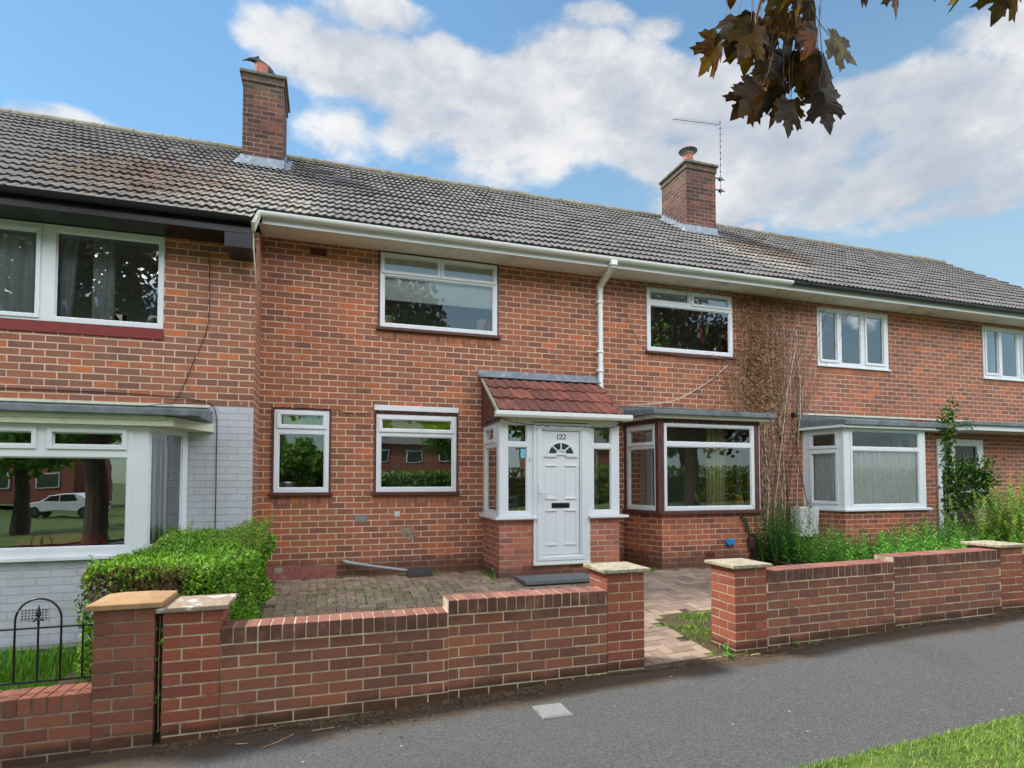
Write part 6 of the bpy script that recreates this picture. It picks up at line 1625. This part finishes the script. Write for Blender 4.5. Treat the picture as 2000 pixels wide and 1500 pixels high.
# the spray in view
random.seed(31)
lm, lm2, tm = MB(), MB(), MB()
LV = [  # x, y, z of the leaf base, droop direction, facing, size
 (1.15, -6.55, 2.74, (-.35, .05, -.95), (.2, -1, .1), .125), (1.21, -6.62, 2.72, (-.12, 0, -1), (-.5, -1, .2), .12), (1.27, -6.60, 2.80, (.05, .1, -1), (.1, -1, .4), .13),
 (1.33, -6.70, 2.82, (.2, 0, -.9), (-.2, -1, .5), .125), (1.40, -6.68, 2.84, (.45, 0, -.8), (.1, -1, .5), .135), (1.25, -6.66, 2.70, (.0, .2, -1), (.7, -.8, .1), .11),
 (1.30, -6.64, 2.66, (.1, .1, -1), (-.6, -.9, .0), .115), (1.36, -6.66, 2.68, (.15, .0, -1), (.9, -.5, .2), .105), (1.40, -6.70, 2.645, (.85, 0, -.38), (0, -1, .35), .115),
 (1.34, -6.69, 2.60, (.1, .1, -1), (-.9, -.6, .2), .10), (1.385, -6.70, 2.575, (.12, 0, -1), (.15, -1, .1), .115), (1.225, -6.65, 2.60, (-.2, .1, -1), (.6, -.8, .2), .10),
 (1.25, -6.66, 2.56, (-.1, 0, -1), (-.3, -1, .1), .105), (1.29, -6.67, 2.53, (.05, .1, -1), (.3, -1, .2), .11), (1.20, -6.655, 2.505, (-.62, 0, -.75), (.1, -1, .1), .12),
 (1.37, -6.70, 2.505, (.12, .0, -1), (-.05, -1, .15), .118), (1.235, -6.66, 2.52, (-.1, .1, -1), (.9, -.5, 0), .10), (1.31, -6.68, 2.48, (-.1, 0, -1), (-.7, -.8, .1), .075),
 (1.18, -6.60, 2.78, (-.3, 0, -.9), (-.4, -1, .3), .12), (1.36, -6.72, 2.78, (.5, .1, -.7), (.3, -1, .6), .13), (1.30, -6.62, 2.74, (0, 0, -1), (.2, -1, -.3), .12),
 (1.265, -6.64, 2.62, (.1, 0, -1), (.2, -1, .5), .105), (1.345, -6.69, 2.64, (.3, 0, -.9), (-.3, -1, .3), .10), (1.24, -6.63, 2.66, (-.2, .1, -.9), (-.8, -.6, .3), .11),
 (.74, -6.50, 2.83, (.25, 0, -1), (.8, -.6, .1), .10), (.80, -6.52, 2.87, (.4, 0, -.8), (.1, -1, .4), .11), (.68, -6.47, 2.88, (.0, 0, -1), (.1, -1, .4), .11),
 (1.56, -6.80, 2.83, (-.15, 0, -1), (.5, -1, .2), .10), (1.62, -6.82, 2.87, (.2, 0, -.9), (.1, -1, .4), .11), (1.90, -6.88, 2.81, (-.35, 0, -.9), (.7, -.8, .2), .12),
 (1.98, -6.92, 2.83, (-.25, 0, -.8), (.1, -1, .6), .13), (2.05, -6.95, 2.80, (.2, 0, -1), (.1, -1, .3), .13), (2.07, -6.94, 2.74, (.1, 0, -1), (-.3, -1, .2), .11), (1.84, -6.85, 2.86, (.1, 0, -1), (.2, -1, .2), .12)]
LV = [(l[0]+.065, l[1]-.02, l[2], l[3], l[4], l[5]*.92) for i, l in enumerate(LV) if 1.0 < l[0] < 1.52 and i % 4 != 3]
LV += [(2.03, -6.93, 2.86, (-.3, 0, -.8), (.1, -1, .6), .12), (1.92, -6.88, 2.87, (-.5, 0, -.9), (.7, -.8, .2), .10)]
for _ in range(14):
    t = random.random(); z = 2.82-.30*t; xc = 1.36+.03*math.sin(t*5); LV.append((xc+random.uniform(-.09, .10)*(1-.35*t), -6.69-.2*(xc-1.2)+random.uniform(-.08, .10), z, (random.uniform(-.5, .5), random.uniform(-.2, .2), -1), (random.uniform(-1, 1), -1, random.uniform(-.2, .5)), random.uniform(.07, .095)))
for (x, y, z, d, f, s_) in LV: maple_leaf(lm if x < 1.6 else lm2, tm, Vector((x, y, z)), Vector(d), Vector(f)+rv()*.3, s_*.98, random.uniform(.3, .85))
for (x, z, d, f, s_) in ((1.425, 2.665, (.9, 0, -.42), (.1, -1, .1), .115), (1.395, 2.575, (.2, 0, -1), (.1, -1, .1), .118), (1.40, 2.50, (.28, 0, -1), (-.15, -1, .1), .12), (1.215, 2.50, (-.6, 0, -.8), (.1, -1, 0), .115), (1.20, 2.70, (-.42, 0, -.9), (-.1, -1, .1), .12), (1.30, 2.46, (.0, 0, -1), (.1, -1, .1), .1)):
    maple_leaf(lm, tm, Vector((x+.05, -6.72-.28*(x-1.3), z)), Vector(d), Vector(f), s_, .18)
for _ in range(30):      # more leaves above, carrying the spray on upwards
    x = random.uniform(1.05, 1.9); maple_leaf(lm, tm, Vector((x, -6.3-.28*x+random.uniform(-.12, .12), random.uniform(2.95, 3.2))), Vector((random.uniform(-.5, .5), 0, -1)), Vector((random.uniform(-.6, .6), -1, .3)), .11, .4)
tm.tube([(1.29, -6.66, 2.50), (1.30, -6.66, 2.62), (1.28, -6.66, 2.75), (1.33, -6.68, 2.95), (1.8, -6.95, 3.3), (1.8, -7.7, 3.9), (1.2, -9.0, 4.5), (.4, -10.7, 4.2)], [.0022, .0035, .0045, .006, .009, .02, .04, .08], 6)
tm.tube([(.74, -6.5, 2.95), (1.33, -6.68, 3.05), (1.8, -6.9, 3.3)], [.002, .004, .006], 5); tm.tube([(2.05, -6.95, 2.93), (1.9, -6.93, 3.15), (1.8, -6.9, 3.3)], [.002, .004, .006], 5)
tm.tube([(1.33, -6.68, 2.66), (1.38, -6.7, 2.75), (1.33, -6.68, 2.9)], .0016, 4, False)
obj('leafy_spray', lm, M['maple'], T_R, smooth=False, label='spray of brown and olive maple leaves'); obj('leafy_spray', lm2, M['maple'], T_R, label='maple leaves in the far top right corner'); obj('twigs', tm, M['twig'], T_R)

# hedge, houses and street beyond the road, mirrored in the windows
random.seed(40)
mb = MB()
for _ in range(16000):
    x = random.uniform(-6.5, 44); y = -22.4+random.uniform(-.3, .5); leaf(mb, Vector((x, y, GZ(x)+random.uniform(0, 1.9))), rv()+Vector((0, .8, .3)), rv()+Vector((0, 1.6, .4)), .2, .18)
hb = obj('hedge', mb, M['oak']); tag(hb, 'long green hedge across the road', 'hedge')
mb = MB(); mb.box(-6.4, 44, -22.9, -22.1, -.5, 1.5); obj('dense_core', mb, simple('hedge_core', C(56, 84, 36), 1, vary=.4, vscale=6), hb)
hsm = simple('house_brick_far', C(140, 84, 68), .9, vary=.15, vscale=4)
for i, x in enumerate((-24, -9.5, 8, 26)):
    h_ = thing('far_house', ('second ' if i == 1 else 'third ' if i == 2 else 'fourth ' if i == 3 else 'first ')+'house across the road counted from the left-hand end', 'house', (x, -50, 0), 'houses across the road')
    mb = MB(); mb.box(x-5, x+5, -56, -48, -.6, 5.0); obj('wall', mb, hsm, h_)
    mb = MB(); mb.prism([(x-5.3, -47.6, 4.9), (x-5.3, -52, 7.9), (x-5.3, -56.4, 4.9)], (10.6, 0, 0)); obj('roof', mb, M['tile'], h_)
    for dx in (-3.2, 0, 3.2):
        for z_ in (.7, 3.1):
            mb = MB(); mb.box(x+dx-.8, x+dx+.8, -48.0, -47.93, z_, z_+1.25); wf = obj('window', mb, M['white'], h_)
            mb = MB(); mb.box(x+dx-.7, x+dx+.7, -47.93, -47.91, z_+.1, z_+1.15); obj('pane', mb, M['fanglass'], wf)

# white car parked beyond the road, mirrored in the left bay window
CA = thing('parked_car', 'white hatchback parked across the road, mirrored in the left bay window', 'car', (-15.5, -37, GZ(-14)-.1))
cx0, cy0, cz0 = -15.5, -37, GZ(-14)-.1
prof = [(-2.1, .35), (-2.12, .62), (-1.95, .86), (-1.1, .98), (-.55, 1.38), (.75, 1.42), (1.5, 1.05), (2.0, .95), (2.08, .6), (2.05, .35)]
mb = MB(); mb.prism([(cx0+a, cy0-.85, cz0+b) for a, b in prof], (0, 1.7, 0)); obj('body', mb, M['white'], CA, bevel=.05)
for a, b in ((-.9, 0), (.06, .95)):
    mb = MB(); mb.prism([(cx0+a, cy0+.845, cz0+1.0), (cx0+b, cy0+.845, cz0+1.0), (cx0+min(b, .72), cy0+.845, cz0+1.34), (cx0+max(a, -.5), cy0+.845, cz0+1.34)], (0, .012, 0)); obj('window', mb, M['black'], CA)
for a in (-1.35, 1.3):
    for yy in (-.86, .70):
        mb = MB(); mb.lathe((0, 0, 0), [(.2, 0), (.32, .0), (.33, .05), (.33, .14), (.32, .17), (.2, .17)], 20)
        mb.v = [(cx0+a+v[0], cy0+yy+v[2], cz0+.33+v[1]) for v in mb.v]; w_ = obj('wheel', mb, M['black'], CA)
        mb = MB(); mb.lathe((0, 0, 0), [(.0, -.005), (.2, -.005), (.2, .175), (0, .175)], 14); mb.v = [(cx0+a+v[0], cy0+yy+v[2], cz0+.33+v[1]) for v in mb.v]; obj('rim', mb, M['galv'], w_)
for a in (-2.11, 2.04):
    for yy in (-.7, .45): mb = MB(); mb.box(cx0+a-.02, cx0+a+.04, cy0+yy, cy0+yy+.25, cz0+.66, cz0+.8); obj('headlight' if a < 0 else 'tail_light', mb, M['meter'] if a < 0 else M['redtoy'], CA)
